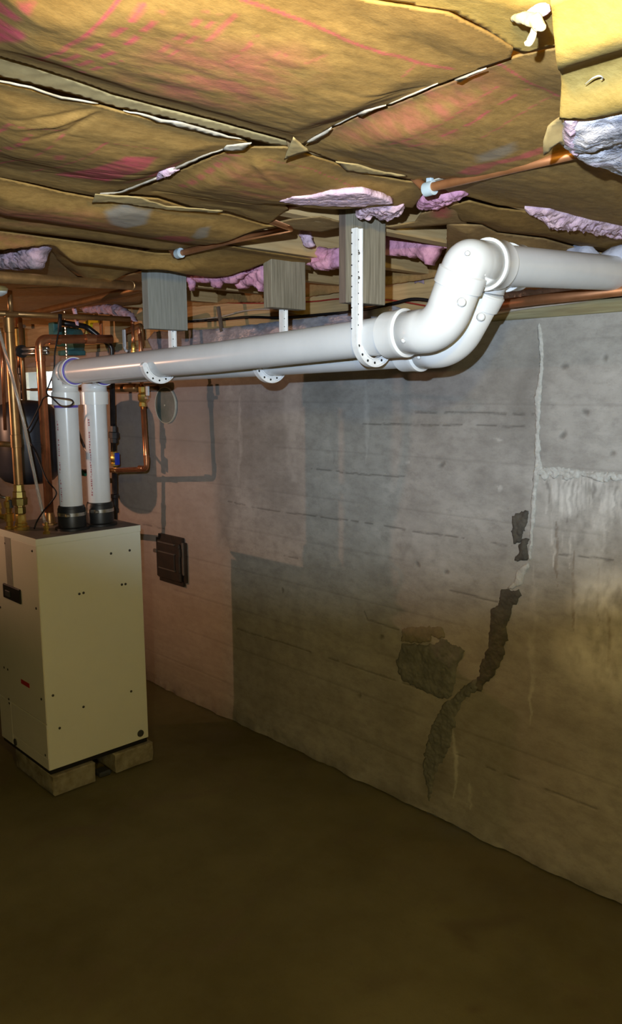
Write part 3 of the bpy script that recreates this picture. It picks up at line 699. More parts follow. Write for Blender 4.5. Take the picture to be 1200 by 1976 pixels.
obj('lower_panel', nbox((bx0 + .002, by0 - .002, .1035), (-3.138, by0 + .004, .2895), .0015), M['enamel2'], t)
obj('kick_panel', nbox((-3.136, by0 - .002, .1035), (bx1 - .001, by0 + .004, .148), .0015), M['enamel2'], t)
lid = obj('lid', nbox((bx0 + .001, by0 - .001, 1.004), (bx1 + .001, by1 + .001, 1.0125), .001), M['lid'], t)
b = bmesh.new(); box(b, (bx1 - .002, by0 - .001, .9855), (bx1 + .0015, by1 + .001, 1.0115), .0008); box(b, (bx0, by0 - .0025, .9855), (bx1 + .0015, by0 + .001, 1.0115), .0008)
obj('lid_skirt', b, M['enamel'], t)
SX = lambda x, y: P(x, y, X=bx1)
SY = lambda x, y: P(x, y, Y=by0 - .002)
for x, y in [(214, 1068), (250, 1062), (153, 1146), (161, 1144), (235, 1128), (242, 1127), (102, 1342), (161, 1364), (253, 1334), (115, 1405)]:
    obj('screw', nlathe(SX(x, y), (1, 0, 0), [(0, .0052), (.0016, .0050), (.0028, .0025)], 10), M['screw'], t)
for x, y in [(10, 1048), (62, 1063), (17, 1153), (70, 1174), (80, 1349), (88, 1457)]:
    obj('screw', nlathe(SY(x, y), (0, -1, 0), [(0, .0052), (.0016, .0050), (.0028, .0025)], 10), M['screw'], t)
obj('plug', nlathe(SX(271, 1415), (1, 0, 0), [(0, .015), (.003, .0145), (.004, .011)], 20), M['plug'], t, angle=40)
obj('plug', nlathe(SY(30, 1432), (0, -1, 0), [(0, .015), (.003, .0145), (.004, .011)], 20), M['plug'], t, angle=40)
for x, y in [(8, 1288), (15, 1292), (17, 1349), (18, 1357), (1, 1172)]:
    obj('knockout_hole', nlathe(SY(x, y), (0, -1, 0), [(0, .0052), (.0008, .0052)], 12), M['black'], t)
b = bmesh.new(); q0, q1 = SY(11, 1175), SY(44, 1200); box(b, (q0[0], by0 - .009, .735), (q1[0], by0 + .004, .793), .003)
h = obj('handle_recess', b, M['black'], t)
obj('latch', nbox((q0[0] + .03, by0 - .014, .748), (q0[0] + .075, by0 - .008, .772), .002), M['plug'], h)
q0, q1 = SY(41, 1314), SY(57, 1324); obj('red_sticker', nbox((q0[0], by0 - .0033, .345 - .012), (q1[0], by0 - .0018, .345 + .006)), M['red_label'], t)
zs = SY(49, 1319)[2]; bpy.data.objects['red_sticker'].data.transform(Matrix.Translation((0, 0, zs - .342)))
q0, q1 = SY(13, 1100), SY(24, 1100); obj('trim_strip', nbox((q0[0], by0 - .0035, .792), (q1[0], by0 - .0015, .986)), M['grey_strip'], t)
# the blocks under it
def rough_block(label, lo, hi, seed):
    bm = bmesh.new(); box(bm, lo, hi, .004)
    bmesh.ops.subdivide_edges(bm, edges=[e for e in bm.edges if e.calc_length() > .03], cuts=5, use_grid_fill=True)
    V = np.array([v.co for v in bm.verts]); d = np.stack([fbm(V * 25, seed + k) for k in range(3)], 1) * .012
    for v, dd in zip(bm.verts, d):
        if v.co.z < hi[2] - .006 and v.co.z > .006: v.co += Vector(dd)
    return tag(obj('concrete_block', bm, M['block'], None, angle=40), label, 'block', 'concrete blocks under the boiler')
rough_block('old concrete block under the front corner of the boiler', (-3.14, 1.266, .002), (-2.792, 1.445, .0838), 3)
rough_block('old concrete block under the rear edge of the boiler', (-3.14, 1.535, .002), (-2.794, 1.714, .0838), 6)
bm = nbox((-2.86, 1.468, 0.0), (-2.805, 1.522, .022), .006); tag(obj('rubble_chip', bm, M['plug']), 'small dark chip on the floor between the two concrete blocks', 'rubble')

# ================================================================== PLUMBING AT THE LEFT
def coll(name, a, d, r, w, m, t):           # solder collar
    d = np.array(d, float); d /= np.linalg.norm(d)
    return obj(name, nlathe(np.array(a) - d * w / 2, d, [(0, r), (.001, r * 1.13), (w - .001, r * 1.13), (w, r)], 20), m, t, angle=40)
# brassy riser at the very left
x, y = -3.048, 1.312
t = thing('copper_riser', 'thick aged copper riser at the left edge, with a brass union near the boiler', 'pipe', (x, y, 1.012))
obj('pipe', nlathe((x, y, 1.06), (0, 0, 1), [(0, .0178), (.775, .0178)], 24), M['copper_old'], t, angle=40)
obj('union', nlathe((x, y, 1.075), (0, 0, 1), [(0, .019), (.004, .022), (.026, .022), (.028, .019), (.034, .019), (.036, .030), (.062, .032), (.066, .027), (.088, .026), (.090, .022), (.115, .021), (.118, .018)], 8), M['brass_dull'], t, angle=30)
obj('base_adapter', nlathe((x, y, 1.013), (0, 0, 1), [(0, .030), (.012, .030), (.016, .024), (.026, .024), (.028, .021), (.058, .020), (.062, .018)], 10), M['brass'], t, angle=30)
coll('collar', (x, y, 1.36), (0, 0, 1), .0178, .05, M['copper_old'], t)
coll('collar', (x, y, 1.80), (0, 0, 1), .0178, .06, M['copper_old'], t)
obj('branch_stub', ntube([(x, y, 1.345), (x - .10, y - .03, 1.347), (x - .22, y - .06, 1.35)], .0112, 16), M['copper_old'], t, True)
# brass manifold at the bottom left
x2, y2 = -3.092, 1.285
t = thing('brass_manifold', 'brass service valves and tee at the left edge on the boiler lid', 'valve', (x2, y2, 1.012))
obj('valve_body', nlathe((x2, y2, 1.013), (0, 0, 1), [(0, .020), (.010, .020), (.012, .013), (.03, .013), (.032, .019), (.062, .019), (.064, .013), (.085, .013), (.087, .018), (.110, .018), (.114, .011), (.13, .010)], 10), M['brass'], t, angle=30)
obj('outlet', ntube([(x2, y2, 1.055), (x2 - .05, y2 - .02, 1.062), (x2 - .13, y2 - .05, 1.066)], .0105, 14), M['brass'], t, True)
obj('side_valve', nlathe((x2 - .052, y2 - .02, 1.068), (-.1, -.1, 1), [(0, .012), (.02, .012), (.022, .017), (.045, .017), (.047, .011), (.08, .011), (.082, .015), (.10, .014)], 10), M['brass'], t, angle=30)
obj('stem_cap', nlathe((x2 + .012, y2 + .004, 1.098), (0, 0, 1), [(0, .009), (.03, .009), (.032, .006)], 10), M['plug'], t, angle=30)
obj('drain_cock', ntube([(x2 + .0, y2, 1.135), (x2 - .03, y2 - .015, 1.14), (x2 - .06, y2 - .03, 1.17)], .006, 12), M['dull_steel'], t, True)
# reddish supply riser with its elbow
x, y = -3.083, 1.447
t = thing('copper_supply', 'reddish copper riser turning over into a horizontal run behind the vent elbow', 'pipe', (x, y, 1.012))
top = P(95, 655, X=x)[2]
obj('pipe', ntube(fillet([(x, y, 1.055), (x, y, top), (x, 1.765, 1.765)], .030, 8), .0178, 24), M['copper'], t, True)
coll('collar', (x, y, top - .062), (0, 0, 1), .0178, .05, M['copper'], t); coll('collar', (x, y + .062, top), (0, 1, 0.03), .0178, .05, M['copper'], t)
coll('collar', (x, 1.665, 1.762), (0, 1, 0.03), .0178, .045, M['copper'], t)
obj('base_adapter', nlathe((x, y, 1.013), (0, 0, 1), [(0, .030), (.006, .030), (.008, .024), (.03, .022), (.046, .019), (.05, .0178)], 12), M['copper_old'], t, angle=30)
# small brass fitting under the clear tube
q = P(90, 1030, Z=1.0125)
t = thing('barb_fitting', 'small brass barb fitting on the boiler lid below the clear tube', 'fitting', q)
obj('hex', nlathe(q, (0, 0, 1), [(0, .015), (.008, .015), (.010, .009), (.02, .009), (.021, .012), (.03, .012), (.031, .007), (.045, .006)], 6), M['brass'], t, angle=20)
# clear drain tube
pts = [P(-12, 600, Y=1.27), P(3, 655, Y=1.28), P(28, 745, Y=1.30), P(48, 825, Y=1.32), P(63, 900, Y=1.345), P(76, 960, Y=1.37), P(86, 1005, Y=1.375), q + np.array([0, 0, .042])]
tag(obj('clear_tube', ntube(spline(pts, 6), .0062, 12), M['clear'], None, True), 'clear vinyl tube slanting down between the two copper risers', 'tube')
# black cable with a loop
cp = [(116, 612), (113, 640), (106, 680), (104, 715), (95, 742), (90, 757), (97, 765), (115, 768), (136, 771), (141, 777), (134, 783), (118, 783), (105, 772), (96, 765), (84, 768), (76, 785), (58, 822), (50, 833), (53, 846), (66, 866), (78, 895), (90, 925), (106, 945), (108, 955), (98, 970), (85, 985), (72, 1005), (66, 1021)]
cy = [1.42] * 5 + [1.40, 1.395, 1.392, 1.390, 1.390, 1.392, 1.396, 1.40, 1.405] + [1.41, 1.41, 1.405, 1.40, 1.40, 1.40, 1.40, 1.40, 1.395, 1.39, 1.38, 1.37, 1.355, 1.345]
pts = [P(x, y, Y=c) for (x, y), c in zip(cp, cy)]
pts[-1][2] = 1.016
tag(obj('black_cable', ntube(spline(pts, 5), .0030, 10), M['cable'], None, True), 'thin black cable looped in front of the left vent elbow', 'cable')
tag(obj('black_conduit', ntube([P(116, 606, Y=1.425), P(115, 640, Y=1.425)], .007, 12), M['cable'], None, True), 'short black sleeve at the top of the looped cable', 'sleeve')
# brassy pipe close under the ceiling with return bend
t = thing('brassy_pipe', 'aged brass coloured pipe under the ceiling, turning back at the grey block', 'pipe', P(290, 553, X=-2.51))
A0 = CAM + ray(-60, 531) * 1.86; A1 = P(284, 553, X=-2.51); A2 = A1 + np.array([-.95, .02, .0]); A2 = P(60, 606, Y=A1[1] + .02)
obj('pipe', ntube(fillet([A0, A1, A2], .02, 8), .0142, 20), M['copper_old'], t, True)
dd = (A1 - A0) / np.linalg.norm(A1 - A0)
for k in (.035, .125): coll('collar', A1 - dd * k, dd, .0142, .03, M['copper_old'], t)
dd = (A2 - A1) / np.linalg.norm(A2 - A1); coll('collar', A1 + dd * .035, dd, .0142, .03, M['copper_old'], t)
# second brassy pipe below it
t = thing('brassy_pipe', 'lower aged pipe with an upright stub, crossing above the copper elbow', 'pipe', P(20, 605, X=-3.0))
B0 = P(-60, 602, X=-3.0); B1 = P(250, 616, X=-3.0)
obj('pipe', ntube([B0, B1], .0108, 20), M['copper_old'], t, True)
b0 = P(21, 606, X=-3.0); obj('stub', ntube([b0, b0 + np.array([0, 0, .085])], .0100, 16), M['copper_old'], t, True)
coll('collar', b0, B1 - B0, .0108, .05, M['copper_old'], t)
# armoured conduit
tag(obj('armoured_conduit', ntube(spline([P(x, y, Y=1.75) for x, y in [(-20, 574), (10, 577), (30, 580), (60, 586), (95, 586), (125, 580), (160, 572)]], 16), [(.0075 if k % 2 else .0062) for k in range(97)], 12), M['steel'], None, False), 'shiny armoured conduit sagging behind the upper brassy pipe', 'conduit')
# white device at the left edge
b = bmesh.new(); q = P(-4, 562, X=-2.6); lathe(b, q + np.array([-.012, 0, .016]), (0, 0, -1), [(0, .030), (.006, .036), (.02, .032), (.030, .016)], 28)
t = thing('smoke_alarm', 'white round alarm at the left edge under the brassy pipe', 'alarm', q + np.array([0, 0, .022])); obj('housing', b, M['white_plastic'], t, angle=40)
obj('indicator', nbox(q + np.array([.0155, -.026, -.002]), q + np.array([.0215, -.019, .004]), .001), M['red_label'], t)
# black expansion tank
tx, ty = -3.845, 1.712
t = thing('expansion_tank', 'dark domed expansion tank hanging behind the copper risers', 'tank', (tx, ty, 1.094))
obj('shell', nlathe((tx, ty, 1.094), (0, 0, 1), [(0, .02), (.006, .08), (.02, .117), (.045, .140), (.075, .150), (.33, .150), (.365, .140), (.392, .115), (.408, .075), (.414, .02)], 40), M['tank'], t, angle=30)
obj('seam', nlathe((tx, ty, 1.296), (0, 0, 1), [(0, .149), (.001, .1512), (.012, .1512), (.013, .149)], 40), M['tank'], t, angle=30)
obj('stem', ntube([(tx, ty, 1.49), (tx, ty, 1.90)], .011, 14), M['copper_old'], t, True)
# black iron gas pipe with union and valve
g0, g1 = P(222, 1015, Y=2.0), P(215, 668, Y=2.0)
t = thing('iron_pipe', 'black iron pipe with union beside the right vent pipe', 'pipe', (g0[0], g0[1], g0[2]))
dv = (g1 - g0) / np.linalg.norm(g1 - g0); L = np.linalg.norm(g1 - g0)
gb = g0 + np.array([-.30, .02, -.03])
obj('pipe', ntube(fillet([gb, g0, P(221, 905, Y=2.0)], .03, 5), .0135, 20), M['iron'], t, True)
obj('pipe', ntube(fillet([P(219, 872, Y=2.0), g1, g1 + np.array([-.05, -.10, .09]), g1 + np.array([-.02, -.25, .10])], .04, 6), .0130, 20), M['iron'], t, True)
u = P(219.5, 838, Y=2.0); obj('union', nlathe(u - dv * .045, dv, [(0, .015), (.005, .020), (.025, .020), (.027, .026), (.055, .026), (.058, .019), (.085, .018), (.09, .014)], 8), M['iron'], t, angle=30)
obj('tee', nlathe(P(222, 975, Y=2.0) - dv * .04, dv, [(0, .0135), (.004, .019), (.022, .019), (.025, .0165), (.075, .0165), (.078, .019), (.095, .019), (.098, .0135)], 16), M['iron'], t, angle=30)
v = P(220.5, 885, Y=2.0)
t = thing('gas_valve', 'brass valve with blue lever on the black iron pipe', 'valve', v)
obj('body', nlathe(v - dv * .038, dv, [(0, .013), (.003, .019), (.016, .019), (.018, .015), (.026, .019), (.048, .019), (.056, .015), (.058, .019), (.072, .019), (.076, .013)], 8), M['brass'], t, angle=30)
obj('lever', nbox(v + np.array([.022, -.012, -.030]), v + np.array([.034, .012, .030]), .003), M['blue'], t)
obj('stem', nlathe(v + np.array([.012, 0, 0]), (1, 0, 0), [(0, .006), (.014, .006)], 10), M['brass'], t)
# copper loop right of it
c0, c1, c2 = P(120, 915, Y=1.963), P(283, 905, Y=1.963), P(275, 770, Y=1.963)
t = thing('copper_loop', 'bright copper pipe with elbow in front of the tank shadow on the wall', 'pipe', c1)
obj('pipe', ntube(fillet([c0 + np.array([-.12, 0, 0]), c1, c2], .022, 8), .0115, 20), M['copper'], t, True)
coll('collar', c1 + np.array([-.045, 0, 0.0]), (1, 0, 0), .0115, .035, M['copper'], t); coll('collar', c1 + np.array([0, 0, .045]), (0, 0, 1), .0115, .035, M['copper'], t)
coll('collar', P(222, 908, Y=1.963), (1, 0, 0), .0115, .04, M['copper_old'], t)
v = P(274.5, 762, Y=1.963)
t = thing('ball_valve', 'brass ball valve with steel lever at the top of the bright copper pipe', 'valve', v)
obj('body', nlathe(v + np.array([0, 0, -.055]), (0, 0, 1), [(0, .0125), (.004, .017), (.02, .017), (.022, .014), (.034, .021), (.056, .021), (.066, .014), (.068, .018), (.09, .018), (.094, .0125)], 8), M['brass'], t, angle=30)
obj('lever', nbox(v + np.array([.036, -.006, -.004]), v + np.array([.058, .004, .040]), .003), M['white_plastic'], t)
obj('lever_arm', nbox(v + np.array([.015, -.003, -.020]), v + np.array([.048, .002, -.006]), .002), M['steel'], t)
c3 = P(270, 640, Y=1.98)
t = thing('copper_stub', 'slim copper stub rising behind the front vent pipe, the right one of two', 'pipe', c3)
obj('pipe', ntube([v + np.array([0, 0, .04]), P(271, 660, Y=1.98), P(269, 640, Y=1.98)], .0085, 14), M['copper'], t, True)
obj('cap', nlathe(P(269, 645, Y=1.98), (0, 0, 1), [(0, .010), (.014, .010), (.016, .007), (.026, .0075), (.032, .004)], 14), M['copper'], t, angle=40)
obj('back_bend', ntube(fillet([P(274, 668, Y=2.03), P(272, 628, Y=2.03), P(240, 640, Y=2.13)], .02, 6), .0125, 14), M['copper_old'], t, True)
t = thing('copper_stub', 'slim copper stub with a brass foot, the left one of two', 'pipe', P(256, 680, Y=1.98))
obj('pipe', ntube([P(258, 678, Y=1.98), P(256, 625, Y=1.98)], .0075, 14), M['copper'], t, True)
obj('foot', nlathe(P(258, 682, Y=1.98), (0, 0, 1), [(0, .013), (.012, .013), (.014, .009), (.025, .009), (.027, .011), (.045, .010), (.05, .0075)], 10), M['brass'], t, angle=30)
obj('cap', nlathe(P(256, 624, Y=1.98), (0, 0, 1), [(0, .009), (.012, .009), (.016, .006)], 12), M['copper'], t, angle=40)
# horizontal copper below the vent pipe
t = thing('copper_branch', 'short dark copper branch crossing just below the vent pipes', 'pipe', P(230, 750, Y=2.06))
obj('pipe', ntube([P(60, 752, Y=2.06), P(204, 750, Y=2.06)], .0085, 14), M['copper'], t, True)
obj('tee', ntube([P(200, 750, Y=2.06), P(262, 748, Y=2.06)], .020, 18), M['copper_old'], t, True)
obj('wall_stub', ntube([P(250, 748, Y=2.06), P(250, 748, Y=2.06) * np.array([1, 0, 1]) + np.array([0, 2.225, 0])], .014, 16), M['copper_old'], t, True)
coll('collar', P(212, 750, Y=2.06), (1, 0, 0), .0125, .02, M['copper'], t)
# hanger strip behind
h0, h1 = P(239, 636, Y=2.06), P(243, 670, Y=2.06)
t = thing('plastic_strip', 'short white hanger strip on the joist beside the copper stubs', 'hanger', h0)
obj('strip', nbox((h0[0] - .010, 2.055, h1[2]), (h0[0] + .010, 2.065, h0[2]), .002), M['hanger'], t)
obj('hook_end', ntube(spline([(h0[0], 2.06, h1[2] + .002), (h0[0] + .006, 2.06, h1[2] - .012), (h0[0] + .02, 2.06, h1[2] - .02)], 4), .007, 10), M['hanger'], t, True)
# thin upright copper piece
c = P(196, 640, Y=1.95)
tag(obj('copper_strap', nbox((c[0] - .011, 1.945, P(196, 646, Y=1.95)[2]), (c[0] + .011, 1.952, P(196, 612, Y=1.95)[2]), .001), M['copper_paint']), 'flat upright copper strap above the horizontal copper run', 'strap')
# green tag
c = P(161, 912, Y=1.963); tag(obj('green_collar', nlathe(c - np.array([.022, 0, 0]), (1, 0, 0), [(0, .012), (.002, .018), (.042, .018), (.044, .012)], 8), M['green'], None, angle=30), 'small green collar on the copper pipe between the two vent pipes', 'collar')
# braided hose
tag(obj('braided_hose', ntube(spline([P(x, y, Y=1.90) for x, y in [(146, 815), (152, 835), (158, 852), (166, 868), (175, 880)]], 14), [(.0072 if k % 2 else .0062) for k in range(57)], 10), M['dull_steel']), 'braided steel hose showing between the two vent pipes', 'hose')
# teal circulator pump behind the copper run
c = P(124, 655, Y=2.0)
t = thing('circulator_pump', 'teal circulator pump half hidden behind the horizontal copper run', 'pump', c)
obj('motor', nlathe(c + np.array([-.02, -.03, .012]), (.72, .55, 0), [(0, .030), (.004, .050), (.07, .052), (.074, .042), (.085, .040)], 22), M['teal'], t, angle=35)
obj('volute', nlathe(c + np.array([.03, .02, -.012]), (.72, .55, 0), [(0, .055), (.004, .072), (.045, .072), (.05, .05)], 26), M['teal'], t, angle=35)
obj('flange', nbox(c + np.array([.02, -.05, -.085]), c + np.array([.13, .05, -.060]), .004), M['teal'], t)
obj('terminal_box', nbox(c + np.array([-.05, -.06, .015]), c + np.array([.01, -.02, .085]), .004), M['teal'], t)
tag(obj('pull_chain', ntube([P(121 + .15 * k, 520 + 3.2 * k, Y=1.87) for k in range(55)], [(.0042 if k % 2 else .0028) for k in range(55)], 8), M['steel']), 'silver bead cord hanging in front of the teal pump', 'chain')
# yellow handled valve
c = P(167, 638, Y=2.02)
t = thing('ball_valve', 'brass valve with a yellow lever above the horizontal copper run', 'valve', c)
obj('body', nlathe(c + np.array([0, 0, -.03]), (0, 0, 1), [(0, .016), (.02, .016), (.022, .011), (.04, .010), (.045, .006), (.058, .005)], 10), M['brass'], t, angle=30)
q0, q1, q2 = P(152, 631, Y=2.02), P(172, 629, Y=2.02), P(192, 620, Y=2.02)
b = bmesh.new(); prism(b, [q0 + [0, 0, -.010], P(172, 631, Y=2.02) + [0, 0, -.012], P(174, 623, Y=2.02), q2 + [0, 0, -.006], q2 + [0, 0, .004], P(170, 618, Y=2.02) + [0, 0, .002], q0 + [0, 0, .008]], (0, 1, 0), .016)
obj('lever', b, M['yellow'], t)
# air vent and small pipes between the risers
c = P(38, 655, Y=1.75)
t = thing('air_vent', 'dull brass air vent cylinder between the two copper risers', 'valve', c)
obj('body', nlathe(c + np.array([0, 0, -.055]), (0, 0, 1), [(0, .010), (.02, .010), (.022, .026), (.105, .027), (.112, .020), (.114, .008), (.13, .008)], 20), M['brass_dull'], t, angle=30)
obj('cap', nlathe(c + np.array([0.03, 0, .06]), (1, 0, 0), [(0, .009), (.03, .009)], 12), M['steel'], t)
t = thing('steel_nipples', 'pair of polished nipples entering the copper elbow from the left', 'fitting', P(50, 675, Y=1.455))
for dy in (0, 1): obj('nipple', ntube([P(28, 674 + 9 * dy, Y=1.455), P(92, 672 + 9 * dy, Y=1.455)], .0085, 14), M['steel'], t, True)
obj('ring', nlathe(P(42, 678, Y=1.455) - np.array([.006, 0, 0]), (1, 0, 0), [(0, .026), (.012, .026)], 20), M['iron'], t, angle=30)
t = thing('copper_offshoot', 'thin copper tube with dark valve in front of the bright window', 'pipe', P(40, 740, Y=1.80))
obj('pipe', ntube([P(33, 560, Y=1.80), P(38, 690, Y=1.80), P(39, 716, Y=1.80)], .014, 14), M['copper'], t, True)
obj('valve', nlathe(P(42, 742, Y=1.80), (0, 0, 1), [(0, .006), (.02, .012), (.05, .013), (.055, .018), (.085, .018), (.09, .012), (.10, .010)], 12), M['iron'], t, angle=30)
obj('tail', ntube([P(44, 770, Y=1.80), P(43, 742, Y=1.80)], .010, 12), M['iron'], t, True)
obj('link', ntube([P(44, 752, Y=1.80), P(110, 752, Y=1.80)], .0048, 10), M['copper_old'], t, True)
tag(obj('copper_tube', ntube([P(-6, 660, Y=1.55), P(3, 660, Y=1.55), P(5, 700, Y=1.55), P(10, 830, Y=1.55)], .008, 12), M['copper'], None, True), 'slim bright copper tube at the left edge beside the thick riser', 'pipe')

# ================================================================== ON THE WALL
# round cover
c = (P(302, 782, Y=WY) + P(343, 782, Y=WY)) / 2; c[1] = WY
t = thing('flue_cover', 'round dark green cover plate on the wall below the vent pipes', 'cover', (c[0], WY - .004, c[2]))
obj('plate', nlathe((c[0], WY - .004, c[2]), (0, -1, 0), [(0, .088), (.006, .088), (.009, .060), (.010, .01)], 40), M['disc'], t, angle=40)
obj('rim', nlathe((c[0], WY - .003, c[2]), (0, -1, 0), [(0, .0860), (0, .0900), (.008, .0900), (.010, .0880), (.008, .0860)], 40, False), M['disc_rim'], t, angle=40)
obj('screw', nlathe((c[0] + .002, WY - .013, c[2]), (0, -1, 0), [(0, .005), (.003, .004)], 10), M['disc_rim'], t)
# cast iron clean-out door
xa, xb, za, zb = -3.488, -3.236, .586, .830
t = thing('cleanout_door', 'small black cast iron clean out door set in the wall', 'door', ((xa + xb) / 2, WY, za))
b = bmesh.new(); box(b, (xa, WY - .018, za), (xb, WY + .02, zb)); 
bmesh.ops.bevel(b, geom=[e for e in b.edges if abs(e.verts[0].co.x - e.verts[1].co.x) < 1e-5 and abs(e.verts[0].co.z - e.verts[1].co.z) < 1e-5], offset=.022, segments=4, affect='EDGES')
obj('frame', b, M['door_iron'], t, angle=40)
dr = obj('door_leaf', nbox((xa + .020, WY - .030, za + .020), (xb - .030, WY - .016, zb - .030), .006), M['door_iron'], t)
obj('raised_panel', nbox((xa + .05, WY - .036, za + .075), (xb - .065, WY - .029, zb - .085), .004), M['door_iron'], dr)
for z in (za + .075, zb - .085, zb - .036): obj('rib', nbox((xa + .045, WY - .039, z - .003), (xb - .062, WY - .029, z + .003), .001), M['worn_edge'], dr)
for z in (za + .05, zb - .07): obj('hinge', nlathe((xb - .024, WY - .030, z - .02), (0, 0, 1), [(0, .008), (.04, .008)], 12), M['door_iron'], t)
obj('hinge_plate', nbox((xb - .018, WY - .024, za + .06), (xb - .004, WY - .014, zb - .02), .002), M['worn_edge'], t)
obj('latch', nbox((xa - .008, WY - .034, za + .145), (xa + .02, WY - .022, za + .163), .003), M['worn_edge'], dr)

# plastic film, cables and paper along the top of the wall
tag(sheet('plastic_film', [(285, 655), (300, 640), (420, 634), (560, 618), (680, 604), (760, 590), (790, 600), (760, 640), (560, 660), (300, 690)], ('Y', WY - .006), .014, M['film_grey'], None, .004, 21, disp=lambda p: .014 * fbm(np.c_[p * 16, np.zeros(len(p))], 5) - .004, back=.002), 'grey wrinkled plastic film along the wall top behind the vent pipes', 'plastic')
tag(sheet('plastic_film', [(945, 562), (1000, 560), (1100, 553), (1215, 545), (1215, 560), (1080, 578), (960, 590)], ('Y', WY - .004), .012, M['film_white'], None, .004, 22, disp=lambda p: .016 * fbm(np.c_[p * 16, np.zeros(len(p))], 6) - .004, back=.002), 'pale plastic film above the sill on the right', 'plastic')
tag(sheet('plastic_film', [(1078, 498), (1095, 478), (1120, 468), (1140, 472), (1158, 490), (1180, 476), (1215, 466), (1215, 520), (1090, 520)], ('Y', 2.12), .012, M['film_white'], None, .004, 23, puff=(.03, .02), back=.004), 'crumpled pale plastic above the vent outlet at the right edge', 'plastic')
def wire(name, label, pts, Y, r, m, cat='cable'):
    return tag(obj(name, ntube(spline([P(x, y, Y=Y) for x, y in pts], 6), r, 10), m, None, True), label, cat)
wire('black_cable', 'black cable along the rim board behind the three blocks', [(300, 625), (420, 617), (480, 612), (545, 613), (620, 607), (690, 600), (760, 585), (800, 577), (850, 583), (900, 590)], WY + .02, .0055, M['cable'])
wire('red_wire', 'thin red wire along the rim board', [(370, 578), (440, 584), (510, 585), (600, 582), (650, 577), (700, 577), (760, 580), (820, 590), (880, 600)], WY + .075, .003, M['wire_red'], 'wire')
wire('white_cable', 'off white cable along the rim board above the black one', [(330, 622), (420, 612), (470, 600), (525, 597), (575, 606), (630, 612), (665, 619), (690, 622)], WY + .05, .003, M['wire_white'])
wire('white_cable', 'flat off white cable below the copper pipe at right, on the sill', [(930, 613), (960, 604), (1000, 596), (1060, 588), (1120, 580), (1205, 565)], WY + .002, .0058, M['wire_white'])
wire('black_cable', 'black cable just above the sill at the right', [(930, 618), (980, 603), (1040, 592), (1110, 583), (1205, 570)], WY + .010, .004, M['cable'])
t = thing('copper_pipe', 'brown copper pipe under the vent outlet along the wall top at right', 'pipe', P(1000, 582, Y=2.13))
obj('pipe', ntube([P(900, 596, Y=2.13), P(1040, 578, Y=2.13), P(1290, 550, Y=2.13)], .0152, 20), M['copper_paint'], t, True)

tag(obj('wood_stick', ntube([P(421, 592, Y=WY - .01), P(428, 640, Y=WY - .01)], .009, 6), M['wood_brown']), 'small dark stick standing against the rim behind the vent pipe', 'stick')

# ================================================================== CEILING PAPER AND INSULATION
PZ = 1.930
def sagf(amp, seed, wr=.003, creases=()):
    def f(p):
        ph = ((p[:, 0] + 1.401) / .3975) % 1.0
        s = amp * np.sin(np.pi * ph) ** 1.3
        q = np.c_[p, np.zeros(len(p))]
        z = -s + wr * fbm(q * np.array([14, 5, 1]), seed) * 2 + .0022 * fbm(q * np.array([30, 12, 1]), seed + 3) + .0012 * fbm(q * np.array([90, 30, 1]), seed + 4)
        for pl, dep, wid in creases:
            d, t = segdist(p + .003 * np.stack([fbm(q * 20, 5), fbm(q * 20, 6)], 1), onceil(pl), param=True); z = z + dep * np.exp(-(d / wid) ** 2) * (1 - t) ** .7
        return z
    return f
def onceil(pl, z=PZ): return np.array([[r[0], r[1]] for r in (P(x, y, Z=z) for x, y in pl)])
def printer(items, z=PZ - .012):
    """items: ('L', [pts], px width, strength, dash) or ('A', [pts], strength, feather m)"""
    def f(p):
        a = np.zeros(len(p)); q = np.c_[p, np.zeros(len(p))]; w = p + .004 * np.stack([fbm(q * 40, 81), fbm(q * 40, 82)], 1)
        for it in items:
            if it[0] == 'L':
                L = onceil(it[1], z); wid = it[2] * .5 * .72e-3; d, t = segdist(w, L, param=True)
                v = it[3] * np.clip(1.5 - d / wid, 0, 1)
                if it[4]: v = v * np.clip((np.sin(t * it[4] * 6.283 + 5 * fbm(np.c_[t * 3, t, t], 91)) + .55) * 4, 0, 1)
            else:
                L = onceil(it[1], z); ins = inside(w, L); d = segdist(w, L, True); s = np.where(ins, d, -d)
                v = it[2] * np.clip(.5 + s / (2 * it[3]), 0, 1)
                if it[3] > .01: v = v * np.clip(.55 + 2.6 * fbm(q * np.array([70, 25, 1]), 95), 0, 1)
            a = np.maximum(a, v)
        return a
    return f
def batt(label, poly, z, sag, seed, m, h=.008, pr=None, stn=None, rag=.0012, wr=.003, creases=()):
    at = {'print': printer(pr) if pr else (lambda p: np.zeros(len(p))), 'stain': printer(stn) if stn else (lambda p: np.zeros(len(p)))}
    o = sheet('paper_batt', poly, ('Z', z), h, m, None, rag, seed, disp=sagf(sag, seed, wr, creases), back=.0025, attrs=at, fall=.07)
    return tag(o, label, 'insulation', 'kraft paper batts under the joists')
def torn(parent, poly, z, m='torn', h=.008, seed=1, tilt=0.0):
    return sheet('torn_edge', poly, ('Z', z), h, M[m], parent, .0008, seed, disp=lambda p: .003 * fbm(np.c_[p * 60, np.zeros(len(p))], seed), back=.0015)

